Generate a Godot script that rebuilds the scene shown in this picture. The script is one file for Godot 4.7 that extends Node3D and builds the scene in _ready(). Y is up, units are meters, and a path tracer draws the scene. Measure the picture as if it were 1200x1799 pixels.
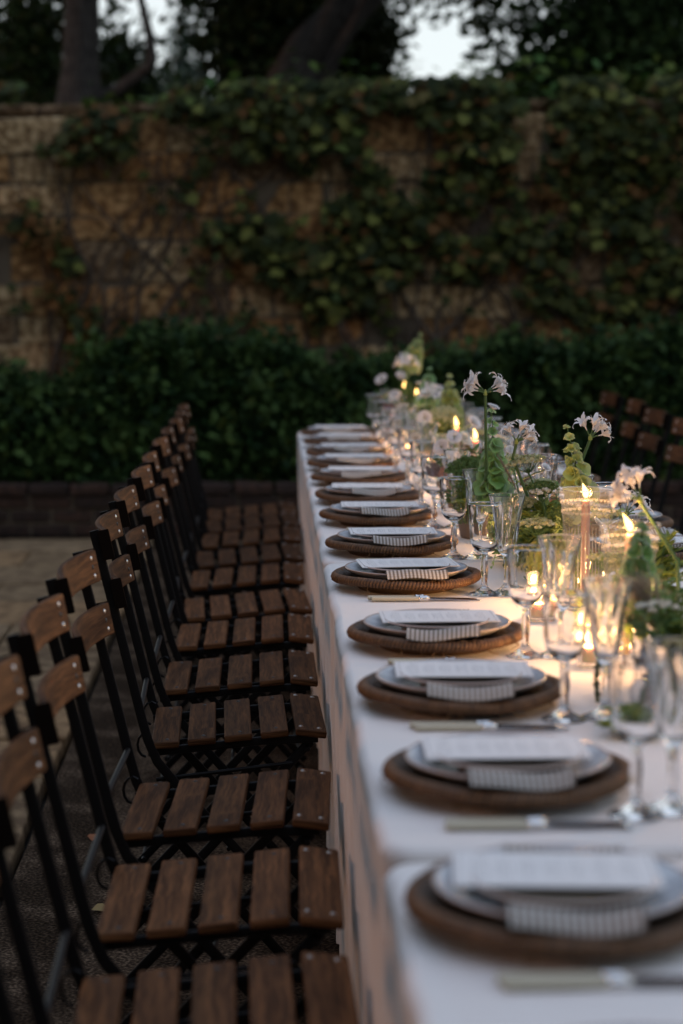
extends Node3D
# Long dinner table laid at dusk in a walled garden. World: x to the right of the table row, y up, the table runs along -z.

const TABLE_Y := 0.75
const ORD := ["nearest", "second nearest", "third nearest", "fourth nearest", "fifth nearest", "sixth nearest", "seventh nearest", "eighth nearest", "ninth nearest", "tenth nearest", "eleventh nearest", "twelfth nearest", "thirteenth nearest", "fourteenth nearest"]
var rng := RandomNumberGenerator.new()
var M := {}
var used := {}


# ------------------------------------------------------------------ mesh building
class MB:
	var v := PackedVector3Array()
	var t := PackedVector2Array()
	var c := PackedColorArray()
	var ix := PackedInt32Array()
	var col := Color.WHITE

	func p(a: Vector3, uv := Vector2.ZERO) -> int:
		v.append(a)
		t.append(uv)
		c.append(col)
		return v.size() - 1

	func tri(a: int, b: int, d: int) -> void:
		ix.append(a)
		ix.append(b)
		ix.append(d)

	func quad(a: int, b: int, d: int, e: int) -> void:
		tri(a, b, d)
		tri(a, d, e)

	# rows of equal length, joined to a sheet
	func grid(rows: Array, closed := false) -> void:
		for r in rows.size() - 1:
			var a: PackedInt32Array = rows[r]
			var b: PackedInt32Array = rows[r + 1]
			var n := a.size()
			for k in (n if closed else n - 1):
				var k2 := (k + 1) % n
				quad(a[k], b[k], b[k2], a[k2])

	# profile of [radius, height] or [radius, height, flute depth]; two equal neighbours make a crease
	func lathe(profile: Array, seg: int, at := Vector3.ZERO, flutes := 0, basis := Basis.IDENTITY, twist := 0.0) -> void:
		var last := PackedInt32Array()
		for i in profile.size():
			var q: Array = profile[i]
			var row := PackedInt32Array()
			if q[0] < 1e-5:
				row.append(p(at + basis * Vector3(0, q[1], 0), Vector2(0.5, float(i) / profile.size())))
			else:
				for k in seg:
					var a := TAU * k / seg
					var r: float = q[0]
					if q.size() > 2 and flutes > 0:
						r *= 1.0 + q[2] * cos(flutes * a + twist * q[1])
					row.append(p(at + basis * Vector3(cos(a) * r, q[1], sin(a) * r), Vector2(float(k) / seg, float(i) / profile.size())))
			if i > 0 and not (absf(profile[i - 1][0] - q[0]) < 1e-7 and absf(profile[i - 1][1] - q[1]) < 1e-7):
				if last.size() == 1 and row.size() > 1:
					for k in seg:
						tri(last[0], row[k], row[(k + 1) % seg])
				elif row.size() == 1 and last.size() > 1:
					for k in seg:
						tri(last[k], row[0], last[(k + 1) % seg])
				elif row.size() > 1:
					for k in seg:
						quad(last[k], row[k], row[(k + 1) % seg], last[(k + 1) % seg])
			last = row

	# a cross-section (outline of Vector2, closed) swept along points; x of the outline lies along `side`
	func sweep(outline: PackedVector2Array, path: PackedVector3Array, side: Vector3, scales := PackedFloat32Array(), caps := true, u0 := 0.0, v0 := 0.0) -> void:
		var last := PackedInt32Array()
		var along := 0.0
		var n := outline.size()
		for i in path.size():
			var dir := (path[mini(i + 1, path.size() - 1)] - path[maxi(i - 1, 0)]).normalized()
			var up := dir.cross(side).normalized()
			var sd := up.cross(dir).normalized()
			var s := scales[i] if i < scales.size() else 1.0
			if i > 0:
				along += path[i].distance_to(path[i - 1])
			var row := PackedInt32Array()
			var round_ := 0.0
			for k in n:
				if k > 0:
					round_ += outline[k].distance_to(outline[k - 1])
				row.append(p(path[i] + sd * outline[k].x * s + up * outline[k].y * s, Vector2(u0 + along, v0 + round_)))
			if i > 0:
				for k in n:
					quad(last[k], last[(k + 1) % n], row[(k + 1) % n], row[k])
			if caps and (i == 0 or i == path.size() - 1):
				var cap := PackedInt32Array()
				for k in n:
					cap.append(p(v[row[k]], Vector2(u0 + outline[k].x, v0 + outline[k].y)))
				for k in n - 2:
					if i == 0:
						tri(cap[0], cap[k + 2], cap[k + 1])
					else:
						tri(cap[0], cap[k + 1], cap[k + 2])
			last = row

	func tube(path: PackedVector3Array, radii: PackedFloat32Array, seg := 6, caps := true) -> void:
		var o := PackedVector2Array()
		for k in seg:
			o.append(Vector2(cos(TAU * k / seg), sin(TAU * k / seg)))
		var d := (path[path.size() - 1] - path[0]).normalized()
		var side := Vector3.RIGHT if absf(d.x) < 0.7 else Vector3.BACK
		sweep(o, path, side, radii, caps)

	# box with small chamfers; u runs along the longest axis in metres
	func box(at: Vector3, size: Vector3, bevel: float, basis := Basis.IDENTITY, u0 := Vector2.ZERO, rough := 0.0, g: RandomNumberGenerator = null) -> void:
		var h := size / 2.0
		var long := 0
		if size.y > size.x and size.y > size.z:
			long = 1
		elif size.z > size.x:
			long = 2
		var id := {}
		var axes := [Vector3.RIGHT, Vector3.UP, Vector3.BACK]
		for sx in [-1, 1]:
			for sy in [-1, 1]:
				for sz in [-1, 1]:
					var off := Vector3.ZERO
					if g:
						off = Vector3(g.randf_range(-1, 1), g.randf_range(-1, 1), g.randf_range(-1, 1)) * rough
					var s := [sx, sy, sz]
					for f in 3:
						var q := Vector3(sx, sy, sz) * (h - Vector3(bevel, bevel, bevel))
						q[f] = s[f] * h[f]
						q += off
						var o1 := 1 if f == 0 else 0
						var o2 := 1 if f == 2 else 2
						var uv := Vector2(q[o1], q[o2])
						if o2 == long or f == long and h[o2] > h[o1]:
							uv = Vector2(q[o2], q[o1])
						id[Vector4(sx, sy, sz, f)] = p(at + basis * q, uv + u0 + Vector2(0, 0.03 * f))
		for f in 3:
			for s in [-1, 1]:
				var k := []
				for ab in [[-1, -1], [1, -1], [1, 1], [-1, 1]]:
					var q := Vector4(0, 0, 0, f)
					q[f] = s
					q[(f + 1) % 3] = ab[0]
					q[(f + 2) % 3] = ab[1]
					k.append(id[q])
				if s > 0:
					quad(k[0], k[1], k[2], k[3])
				else:
					quad(k[3], k[2], k[1], k[0])
		for e in 3:  # the edge runs along axis e
			var a := (e + 1) % 3
			var b := (e + 2) % 3
			for sa in [-1, 1]:
				for sb in [-1, 1]:
					var q0 := Vector4(0, 0, 0, 0)
					q0[a] = sa
					q0[b] = sb
					var ids := []
					for tt in [[-1, a], [1, a], [1, b], [-1, b]]:
						q0[e] = tt[0]
						q0.w = tt[1]
						ids.append(id[q0])
					if sa * sb > 0:
						quad(ids[3], ids[2], ids[1], ids[0])
					else:
						quad(ids[0], ids[1], ids[2], ids[3])
		for sx in [-1, 1]:
			for sy in [-1, 1]:
				for sz in [-1, 1]:
					var a: int = id[Vector4(sx, sy, sz, 0)]
					var b: int = id[Vector4(sx, sy, sz, 1)]
					var d: int = id[Vector4(sx, sy, sz, 2)]
					if sx * sy * sz > 0:
						tri(a, b, d)
					else:
						tri(a, d, b)

	func ball(at: Vector3, r: Vector3, seg := 8, rings := 5) -> void:
		var prof := []
		for i in rings + 1:
			var a := PI * i / rings
			prof.append([sin(a) if i > 0 and i < rings else 0.0, -cos(a)])
		lathe(prof, seg, at, 0, Basis.from_scale(r))

	func mesh(closed := true, flat := false) -> ArrayMesh:
		if closed:
			var vol := 0.0
			for i in range(0, ix.size(), 3):
				vol += v[ix[i]].dot(v[ix[i + 1]].cross(v[ix[i + 2]]))
			if vol < 0:
				for i in range(0, ix.size(), 3):
					var s := ix[i + 1]
					ix[i + 1] = ix[i + 2]
					ix[i + 2] = s
		if flat:
			var v2 := PackedVector3Array()
			var t2 := PackedVector2Array()
			var c2 := PackedColorArray()
			var i2 := PackedInt32Array()
			for i in ix.size():
				v2.append(v[ix[i]])
				t2.append(t[ix[i]])
				c2.append(c[ix[i]])
				i2.append(i)
			v = v2
			t = t2
			c = c2
			ix = i2
		var n := PackedVector3Array()
		n.resize(v.size())
		for i in range(0, ix.size(), 3):
			var a := v[ix[i]]
			var f := (v[ix[i + 1]] - a).cross(v[ix[i + 2]] - a)
			n[ix[i]] += f
			n[ix[i + 1]] += f
			n[ix[i + 2]] += f
		for i in n.size():
			n[i] = n[i].normalized() if n[i].length_squared() > 1e-24 else Vector3.UP
		var back := PackedInt32Array()
		back.resize(ix.size())
		for i in range(0, ix.size(), 3):
			back[i] = ix[i]
			back[i + 1] = ix[i + 2]
			back[i + 2] = ix[i + 1]
		var arr := []
		arr.resize(Mesh.ARRAY_MAX)
		arr[Mesh.ARRAY_VERTEX] = v
		arr[Mesh.ARRAY_NORMAL] = n
		arr[Mesh.ARRAY_TEX_UV] = t
		arr[Mesh.ARRAY_COLOR] = c
		arr[Mesh.ARRAY_INDEX] = back
		var m := ArrayMesh.new()
		m.add_surface_from_arrays(Mesh.PRIMITIVE_TRIANGLES, arr)
		return m


# ------------------------------------------------------------------ scene helpers
func numbered(called: String) -> String:
	if not used.has(called):
		used[called] = 0
		return called
	used[called] += 1
	return "%s_%03d" % [called, used[called]]


func tag(o: Node3D, label: String, category: String, group := "", kind := "") -> Node3D:
	o.set_meta("label", label)
	if category:
		o.set_meta("category", category)
	if group:
		o.set_meta("group", group)
	if kind:
		o.set_meta("kind", kind)
	return o


func thing(called: String, label: String, category: String, at := Vector3.ZERO, turn := 0.0, group := "") -> Node3D:
	var o := Node3D.new()
	o.name = numbered(called)
	add_child(o)
	o.position = at
	o.rotation.y = turn
	return tag(o, label, category, group)


func obj(called: String, m: Mesh, material: Material, parent: Node = self, at := Vector3.ZERO) -> MeshInstance3D:
	var o := MeshInstance3D.new()
	o.name = numbered(called) if parent == self else called
	o.mesh = m
	o.material_override = material
	parent.add_child(o, true)
	o.position = at
	return o


func many(called: String, m: Mesh, material: Material, where: Array, tints: Array, parent: Node) -> MultiMeshInstance3D:
	var mm := MultiMesh.new()
	mm.transform_format = MultiMesh.TRANSFORM_3D
	mm.use_colors = true
	mm.mesh = m
	mm.instance_count = where.size()
	for i in where.size():
		mm.set_instance_transform(i, where[i])
		mm.set_instance_color(i, tints[i])
	var o := MultiMeshInstance3D.new()
	o.name = called
	o.multimesh = mm
	o.material_override = material
	o.set_meta("kind", "stuff")
	parent.add_child(o, true)
	return o


func copy_of(o: Node3D, label: String, at: Vector3, turn := 0.0) -> Node3D:
	var base := String(o.name)
	if base.length() > 4 and base[base.length() - 4] == "_":
		base = base.substr(0, base.length() - 4)
	var r: Node3D = o.duplicate()
	r.name = numbered(base)
	add_child(r)
	r.position = at
	r.rotation = Vector3(0, turn, 0)
	r.set_meta("label", label)
	return r


func T(x: float, h: float, z: float) -> Vector3:  # a place on the table: x, height over the cloth, metres down the table
	return Vector3(x, TABLE_Y + h, -z)


func lin(r: float, g: float, b: float) -> Color:
	return Color(r, g, b).linear_to_srgb()


func mat(called: String, color: Color, rough: float, metal := 0.0) -> StandardMaterial3D:
	var m := StandardMaterial3D.new()
	m.resource_name = called
	m.albedo_color = color
	m.roughness = rough
	m.metallic = metal
	M[called] = m
	return m


func rr(a: float, b: float) -> float:
	return rng.randf_range(a, b)


func noise(s: int, freq: float, oct := 4) -> FastNoiseLite:
	var n := FastNoiseLite.new()
	n.seed = s
	n.frequency = freq
	n.fractal_octaves = oct
	n.noise_type = FastNoiseLite.TYPE_SIMPLEX_SMOOTH
	return n


func tex(im: Image) -> ImageTexture:
	return ImageTexture.create_from_image(im)


# seamless mottling between two colours (sRGB)
func mottle(s: int, size: int, freq: float, stops: PackedColorArray, at: PackedFloat32Array) -> NoiseTexture2D:
	var nt := NoiseTexture2D.new()
	nt.width = size
	nt.height = size
	nt.seamless = true
	nt.noise = noise(s, freq, 5)
	var g := Gradient.new()
	g.offsets = at
	g.colors = stops
	nt.color_ramp = g
	return nt


func bumps(s: int, size: int, freq: float, oct := 4) -> NoiseTexture2D:
	var nt := NoiseTexture2D.new()
	nt.width = size
	nt.height = size
	nt.seamless = true
	nt.noise = noise(s, freq, oct)
	return nt


func wood_image(s: int, dark: Color, light: Color) -> Image:
	var im := Image.create_empty(512, 256, false, Image.FORMAT_RGB8)
	var n1 := noise(s, 0.02, 3)
	var n2 := noise(s + 1, 0.09, 2)
	var n3 := noise(s + 2, 0.006, 3)
	for y in 256:
		for x in 512:
			var warp := n3.get_noise_2d(x * 1.0, y * 1.2) * 9.0
			var a := n1.get_noise_2d(x * 0.16, (y + warp) * 3.4) * 0.5 + 0.5
			var b := n2.get_noise_2d(x * 0.14, y * 7.0) * 0.5 + 0.5
			var k := clampf(a * 0.62 + b * 0.48 - 0.05 + 0.16 * n3.get_noise_2d(x * 0.9 + 900, y * 3.0), 0, 1)
			k = clampf((k - 0.5) * 1.6 + 0.5, 0.0, 1.0)
			im.set_pixel(x, y, dark.lerp(light, k))
	return im


func triplanar(m: StandardMaterial3D, scale: float, world := false) -> void:
	m.uv1_triplanar = true
	m.uv1_world_triplanar = world
	m.uv1_scale = Vector3.ONE * scale


func rounded(w: float, h: float, b: float) -> PackedVector2Array:
	var x := w / 2.0
	var y := h / 2.0
	return PackedVector2Array([Vector2(-x + b, -y), Vector2(x - b, -y), Vector2(x, -y + b), Vector2(x, y - b), Vector2(x - b, y), Vector2(-x + b, y), Vector2(-x, y - b), Vector2(-x, -y + b)])


func frame_to(dir: Vector3, spin := 0.0) -> Basis:  # y axis along dir
	var y := dir.normalized()
	var h := Vector3.RIGHT if absf(y.x) < 0.8 else Vector3.BACK
	var z := h.cross(y).normalized()
	var x := y.cross(z).normalized()
	return Basis(x, y, z) * Basis(Vector3.UP, spin)


func bezier(a: Vector3, b: Vector3, c: Vector3, n: int) -> PackedVector3Array:
	var r := PackedVector3Array()
	for i in n + 1:
		var k := float(i) / n
		r.append(a.lerp(b, k).lerp(b.lerp(c, k), k))
	return r


func radii(n: int, a: float, b: float) -> PackedFloat32Array:
	var r := PackedFloat32Array()
	for i in n:
		r.append(lerpf(a, b, float(i) / maxi(n - 1, 1)))
	return r


func materials() -> void:
	for i in 4:
		var w := mat("wood_%d" % i, Color.WHITE, 0.62)
		w.metallic_specular = 0.18
		var tone: float = [0.92, 0.58, 1.06, 0.76][i]
		w.albedo_texture = tex(wood_image(11 + i * 7, lin(0.036 * tone, 0.0158 * tone, 0.0070 * tone), lin(0.225 * tone, 0.101 * tone, 0.041 * tone)))
		w.uv1_scale = Vector3(1.9, 4.5, 1)
		w.uv1_offset = Vector3(0.13 * i, 0.21 * i, 0)
	mat("end_grain", lin(0.006, 0.004, 0.003), 0.9).metallic_specular = 0.15
	mat("bolt_worn", lin(0.30, 0.28, 0.26), 0.4, 1.0)
	mat("black_steel", lin(0.0045, 0.0042, 0.0042), 0.5).metallic_specular = 0.3
	mat("bolt_steel", lin(0.62, 0.60, 0.57), 0.28, 1.0)
	mat("bolt_dark", lin(0.02, 0.018, 0.016), 0.5)
	var linen := mat("linen", lin(0.80, 0.765, 0.735), 0.92)
	var weave := Image.create_empty(64, 64, false, Image.FORMAT_L8)
	var wn := noise(5, 0.11, 2)
	for y in 64:
		for x in 64:
			var q := 0.5 + 0.25 * sin(x * TAU / 4.0) * (1 if (y / 4) % 2 == 0 else -1) + 0.22 * wn.get_noise_2d(x * 1.0, y * 6.0) + 0.22 * wn.get_noise_2d(x * 6.0 + 400, y * 1.0)
			weave.set_pixel(x, y, Color(q, q, q))
	linen.heightmap_enabled = true
	linen.heightmap_texture = tex(weave)
	linen.heightmap_scale = 0.05
	linen.rim_enabled = true
	linen.rim = 0.25
	triplanar(linen, 24.0)
	var stripe := Image.create_empty(256, 256, false, Image.FORMAT_RGB8)
	for y in 256:
		for x in 256:
			var k := 0.5 + 0.5 * sin(x * TAU / 16.0)
			k = smoothstep(0.3, 0.7, k)
			var th := 1.0 - 0.16 * float((x * 7 + y * 3) % 5) / 4.0 - 0.10 * float(y % 3) / 2.0
			var cc := lin(0.27, 0.225, 0.185).lerp(lin(0.74, 0.71, 0.67), k)
			stripe.set_pixel(x, y, Color(cc.r * th, cc.g * th, cc.b * th))
	mat("napkin", Color.WHITE, 0.95).albedo_texture = tex(stripe)
	var cn := noise(31, 0.02, 4)
	var card := Image.create_empty(512, 360, false, Image.FORMAT_RGB8)
	card.fill(lin(0.80, 0.79, 0.77))
	var ink := lin(0.20, 0.20, 0.21)
	for e in [[14, 14, 484, 2], [14, 344, 484, 2], [14, 14, 2, 332], [496, 14, 2, 332]]:
		card.fill_rect(Rect2i(e[0], e[1], e[2], e[3]), ink)
	var g := RandomNumberGenerator.new()
	g.seed = 77
	var col := 44
	var line := 0
	while col < 470:  # lines of lettering run across the short side
		var len_ := g.randi_range(60, 150) if line % 4 else g.randi_range(40, 80)
		var yy := 180 - len_
		while yy < 180 + len_:
			var word := g.randi_range(8, 26)
			for k in range(0, word, 4):
				card.fill_rect(Rect2i(col + g.randi_range(0, 1), yy + k, 5 if line % 4 == 0 else g.randi_range(3, 4), 2), ink)
			yy += word + 7
		line += 1
		col += 12 if line % 4 else 26
	mat("menu_print", Color.WHITE, 0.7).albedo_texture = tex(card)
	mat("paper", lin(0.80, 0.79, 0.77), 0.8)
	var rat := mat("rattan", Color.WHITE, 0.62)
	rat.vertex_color_use_as_albedo = true
	rat.heightmap_enabled = true
	rat.heightmap_texture = bumps(71, 256, 0.05)
	rat.heightmap_scale = 0.12
	triplanar(rat, 9.0)
	var gl := mat("blue_glaze", lin(0.68, 0.70, 0.72), 0.14)
	gl.albedo_texture = mottle(12, 256, 0.02, PackedColorArray([Color(0.86, 0.86, 0.88), Color(1, 1, 1)]), PackedFloat32Array([0.3, 0.7]))
	triplanar(gl, 5.0)
	mat("glaze_edge", lin(0.50, 0.40, 0.36), 0.25)
	mat("olive_glaze", lin(0.17, 0.145, 0.11), 0.2)
	mat("ivory", lin(0.50, 0.46, 0.34), 0.3)
	mat("silver", lin(0.80, 0.78, 0.75), 0.16, 1.0)
	mat("steel_blade", lin(0.62, 0.62, 0.63), 0.12, 1.0)
	var glass := mat("glass", Color(1, 1, 1, 0.0), 0.0)
	glass.refraction_enabled = true
	glass.refraction_scale = 0.05
	var pane := mat("pane", Color(1, 1, 1, 0.04), 0.02)
	pane.transparency = BaseMaterial3D.TRANSPARENCY_ALPHA
	var frost := mat("etched_glass", Color(0.80, 0.79, 0.77, 0.40), 0.5)
	frost.transparency = BaseMaterial3D.TRANSPARENCY_ALPHA
	for w in [["wax_pink", Color(0.27, 0.18, 0.16)], ["wax_cream", Color(0.66, 0.55, 0.40)]]:
		var wx := mat(w[0], w[1].linear_to_srgb(), 0.45)
		wx.subsurf_scatter_enabled = true
		wx.subsurf_scatter_strength = 0.6
	var fl := mat("flame", Color.BLACK, 1.0)
	fl.emission_enabled = true
	fl.emission = lin(1.0, 0.58, 0.18)
	fl.emission_energy_multiplier = 4.6
	mat("wick", lin(0.01, 0.008, 0.007), 0.9)
	mat("brass", lin(0.55, 0.38, 0.16), 0.3, 1.0)
	var pot := mat("taupe_pot", lin(0.19, 0.145, 0.115), 0.8)
	pot.heightmap_enabled = true
	pot.heightmap_texture = bumps(9, 256, 0.06)
	pot.heightmap_scale = 0.1
	triplanar(pot, 6.0)
	for pl in [["petal_white", Color(0.78, 0.74, 0.72), 0.5], ["petal_cream", Color(0.74, 0.68, 0.57), 0.5], ["bell_green", Color(0.32, 0.40, 0.09), 0.5], ["bell_deep", Color(0.20, 0.39, 0.10), 0.5],
			["hydrangea", Color(0.36, 0.36, 0.13), 0.4], ["stem_green", Color(0.060, 0.13, 0.035), 0.2], ["amaranth", Color(0.075, 0.088, 0.030), 0.3], ["burgundy", Color(0.085, 0.022, 0.018), 0.3], ["plume", Color(0.26, 0.20, 0.13), 0.4]]:
		var pm := mat(pl[0], (pl[1] as Color).linear_to_srgb(), 0.6)
		pm.backlight_enabled = true
		pm.backlight = Color(0.6, 0.6, 0.6) if pl[2] > 0.45 else Color(0.35, 0.35, 0.35)
	var lf := mat("leaf", Color.WHITE, 0.5)
	lf.vertex_color_use_as_albedo = true
	lf.backlight_enabled = true
	lf.backlight = Color(0.42, 0.46, 0.3)
	lf.metallic_specular = 0.2
	for vl in [["vine_leaf_0", Color(0.038, 0.060, 0.020)], ["vine_leaf_1", Color(0.085, 0.115, 0.030)], ["vine_leaf_2", Color(0.105, 0.085, 0.030)], ["vine_leaf_3", Color(0.055, 0.060, 0.022)]]:
		var vm := mat(vl[0], (vl[1] as Color).linear_to_srgb(), 0.6)
		vm.metallic_specular = 0.2
		vm.backlight_enabled = true
		vm.backlight = Color(0.4, 0.44, 0.3)
	# setting
	var gr := mat("aggregate", Color.WHITE, 0.95)
	gr.metallic_specular = 0.15
	gr.albedo_texture = mottle(3, 512, 0.16, PackedColorArray([lin(0.030, 0.020, 0.013), lin(0.080, 0.054, 0.035), lin(0.21, 0.150, 0.100)]), PackedFloat32Array([0.25, 0.5, 0.75]))
	gr.detail_enabled = true
	gr.detail_blend_mode = BaseMaterial3D.BLEND_MODE_MUL
	gr.detail_albedo = mottle(4, 512, 0.006, PackedColorArray([Color(0.62, 0.6, 0.58), Color(1, 1, 1)]), PackedFloat32Array([0.3, 0.7]))
	gr.heightmap_enabled = true
	gr.heightmap_texture = bumps(3, 512, 0.16, 3)
	gr.heightmap_scale = 0.5
	triplanar(gr, 1.1, true)
	for i in 3:
		var st := mat("flagstone_%d" % i, [lin(1.6, 1.5, 1.34), lin(1.35, 1.24, 1.08), lin(1.7, 1.45, 1.16)][i], 0.88)
		st.albedo_texture = mottle(20 + i, 512, 0.012, PackedColorArray([lin(0.100, 0.072, 0.047), lin(0.150, 0.110, 0.072), lin(0.195, 0.146, 0.094)]), PackedFloat32Array([0.25, 0.5, 0.78]))
		st.heightmap_enabled = true
		st.heightmap_texture = bumps(24 + i, 512, 0.03)
		st.heightmap_scale = 0.25
		triplanar(st, 1.3, true)
		st.metallic_specular = 0.2
	mat("render_wall", lin(0.20, 0.155, 0.115), 0.95)
	mat("roof_tile", lin(0.16, 0.075, 0.045), 0.9)
	mat("shutter", lin(0.05, 0.06, 0.05), 0.7)
	mat("dark_pane", lin(0.01, 0.012, 0.014), 0.08)
	mat("soil", lin(0.022, 0.017, 0.012), 1.0)
	for i in 4:
		var sw := mat("wallstone_%d" % i, [lin(1.55, 1.32, 1.0), lin(1.25, 0.86, 0.50), lin(0.62, 0.48, 0.36), lin(1.1, 0.67, 0.34)][i], 0.95)
		sw.albedo_texture = mottle(40 + i, 256, 0.03, PackedColorArray([lin(0.11, 0.075, 0.045), lin(0.28, 0.215, 0.14), lin(0.47, 0.41, 0.32)]), PackedFloat32Array([0.25, 0.5, 0.78]))
		sw.heightmap_enabled = true
		sw.heightmap_texture = bumps(44 + i, 256, 0.04)
		sw.heightmap_scale = 1.5
		triplanar(sw, 1.6, true)
	mat("mortar", lin(0.15, 0.115, 0.08), 1.0)
	for i in 2:
		var b := mat("brick_%d" % i, [lin(0.38, 0.36, 0.34), lin(0.60, 0.54, 0.48)][i], 0.92)
		b.albedo_texture = mottle(50 + i, 256, 0.03, PackedColorArray([lin(0.04, 0.022, 0.016), lin(0.10, 0.05, 0.034)]), PackedFloat32Array([0.3, 0.7]))
		triplanar(b, 3.0, true)
	var bk := mat("bark", Color.WHITE, 0.95)
	bk.albedo_texture = mottle(60, 256, 0.05, PackedColorArray([lin(0.015, 0.013, 0.012), lin(0.062, 0.054, 0.048)]), PackedFloat32Array([0.3, 0.72]))
	bk.heightmap_enabled = true
	bk.heightmap_texture = bumps(61, 256, 0.05)
	bk.heightmap_scale = 3.0
	triplanar(bk, 1.6)
	bk.uv1_scale = Vector3(2.4, 0.6, 2.4)
	mat("vine_wood", lin(0.070, 0.050, 0.036), 0.9)
	mat("dead_leaf", lin(0.36, 0.25, 0.09), 0.7)
	mat("dead_leaf_red", lin(0.30, 0.10, 0.03), 0.7)


# ------------------------------------------------------------------ the garden
func structure(called: String, label: String, m: Mesh, material: Material, at := Vector3.ZERO) -> MeshInstance3D:
	var o := obj(called, m, material, self, at)
	o.set_meta("label", label)
	o.set_meta("kind", "structure")
	return o


func ground() -> void:
	var b := MB.new()
	for q in [Vector3(-120, 0, 60), Vector3(120, 0, 60), Vector3(120, 0, -160), Vector3(-120, 0, -160)]:
		b.p(q)
	b.quad(0, 1, 2, 3)
	structure("ground", "dark bare garden soil running on behind the wall and under the hedge", b.mesh(false), M["soil"], Vector3(0, -0.07, 0))
	var s := MB.new()
	s.box(Vector3(2.19, -0.03, -4.6), Vector3(5.6, 0.06, 13.24), 0.004)
	structure("aggregate_path", "rough brown aggregate strip that the table and the chairs stand on", s.mesh(), M["aggregate"])
	# flagstones on the chair side, laid in courses
	var pave := Node3D.new()
	pave.name = "pavement"
	add_child(pave)
	pave.set_meta("label", "uneven tan flagstone paving beside the aggregate strip on the chair side")
	pave.set_meta("kind", "structure")
	rng.seed = 5
	var shapes := []
	for i in 5:
		var q := MB.new()
		q.box(Vector3.ZERO, Vector3(1, 0.06, 1), 0.012, Basis.IDENTITY, Vector2.ZERO, 0.006, rng)
		shapes.append(q.mesh())
	var z := 2.0
	var row := 0
	while z < 11.0:
		var d := rr(0.38, 0.62)
		if z + d > 11.1:
			d = 11.2 - z
		var x := -0.625 + rr(-0.012, 0.004)
		while x > -2.5:
			var w := rr(0.42, 0.95)
			var o := obj("paving_stone", shapes[rng.randi() % 5], M["flagstone_%d" % (rng.randi() % 3)], pave, Vector3(x - w / 2, -0.034 + rr(-0.004, 0.004), -z - d / 2))
			o.scale = Vector3(w - 0.014, 1, d - 0.014)
			o.rotation = Vector3(rr(-0.004, 0.004), rr(-0.006, 0.006), rr(-0.004, 0.004))
			x -= w
		z += d
		row += 1
	# a few dead leaves
	var lm := leaf_mesh(0.05, 0.022, 0.010)
	var n := 0
	for q in [[-0.44, 5.05, "dead_leaf_red", "small rust red dead leaf on the aggregate beside the chairs"], [-0.40, 4.42, "dead_leaf", "curled yellow dead leaf on the aggregate beside the paving joint"], [-0.60, 3.55, "dead_leaf", "yellow dead leaf caught in the paving joint, farther one"], [-0.62, 3.1, "dead_leaf", "long yellow dead leaf caught in the paving joint, nearer one"],
			[-0.31, 2.98, "dead_leaf", "tiny yellow dead leaf on the aggregate under the front chairs"], [-0.12, 2.6, "dead_leaf", "pale dead leaf on the aggregate below the nearest seats"]]:
		var o := obj("dead_leaf", lm, M[q[2]], self, Vector3(q[0], 0.006, -q[1]))
		o.rotation = Vector3(0.1, n * 1.7, 0.12)
		tag(o, q[3], "leaf", "dead leaves on the ground")
		n += 1


func leaf_mesh(length: float, width: float, fold: float, droop := 0.15) -> ArrayMesh:
	var b := MB.new()
	var rows := []
	for i in 5:
		var k := i / 4.0
		var w: float = width * [0.06, 0.82, 1.0, 0.62, 0.02][i]
		var y := -droop * length * k * k
		rows.append(PackedInt32Array([b.p(Vector3(-w, y + fold * (w / width), length * k)), b.p(Vector3(0, y, length * k)), b.p(Vector3(w, y + fold * (w / width), length * k))]))
	b.grid(rows)
	return b.mesh(false)


func palmate_mesh(size: float) -> ArrayMesh:  # a five lobed vine leaf facing +y, stalk at the origin
	var b := MB.new()
	var o := b.p(Vector3(0, 0, size * 0.30))
	var pts := []
	for q in [[-0.10, -0.02], [-0.42, -0.10], [-0.34, 0.14], [-0.60, 0.34], [-0.30, 0.46], [-0.30, 0.72], [-0.12, 0.68], [0, 1.0], [0.12, 0.68], [0.30, 0.72], [0.30, 0.46], [0.60, 0.34], [0.34, 0.14], [0.42, -0.10], [0.10, -0.02]]:
		pts.append(b.p(Vector3(q[0], -0.22 * (q[0] * q[0] + 0.4 * (q[1] - 0.3) * (q[1] - 0.3)), q[1]) * size))
	for i in pts.size() - 1:
		b.tri(o, pts[i], pts[i + 1])
	b.tri(o, pts[pts.size() - 1], pts[0])
	return b.mesh(false)


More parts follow.
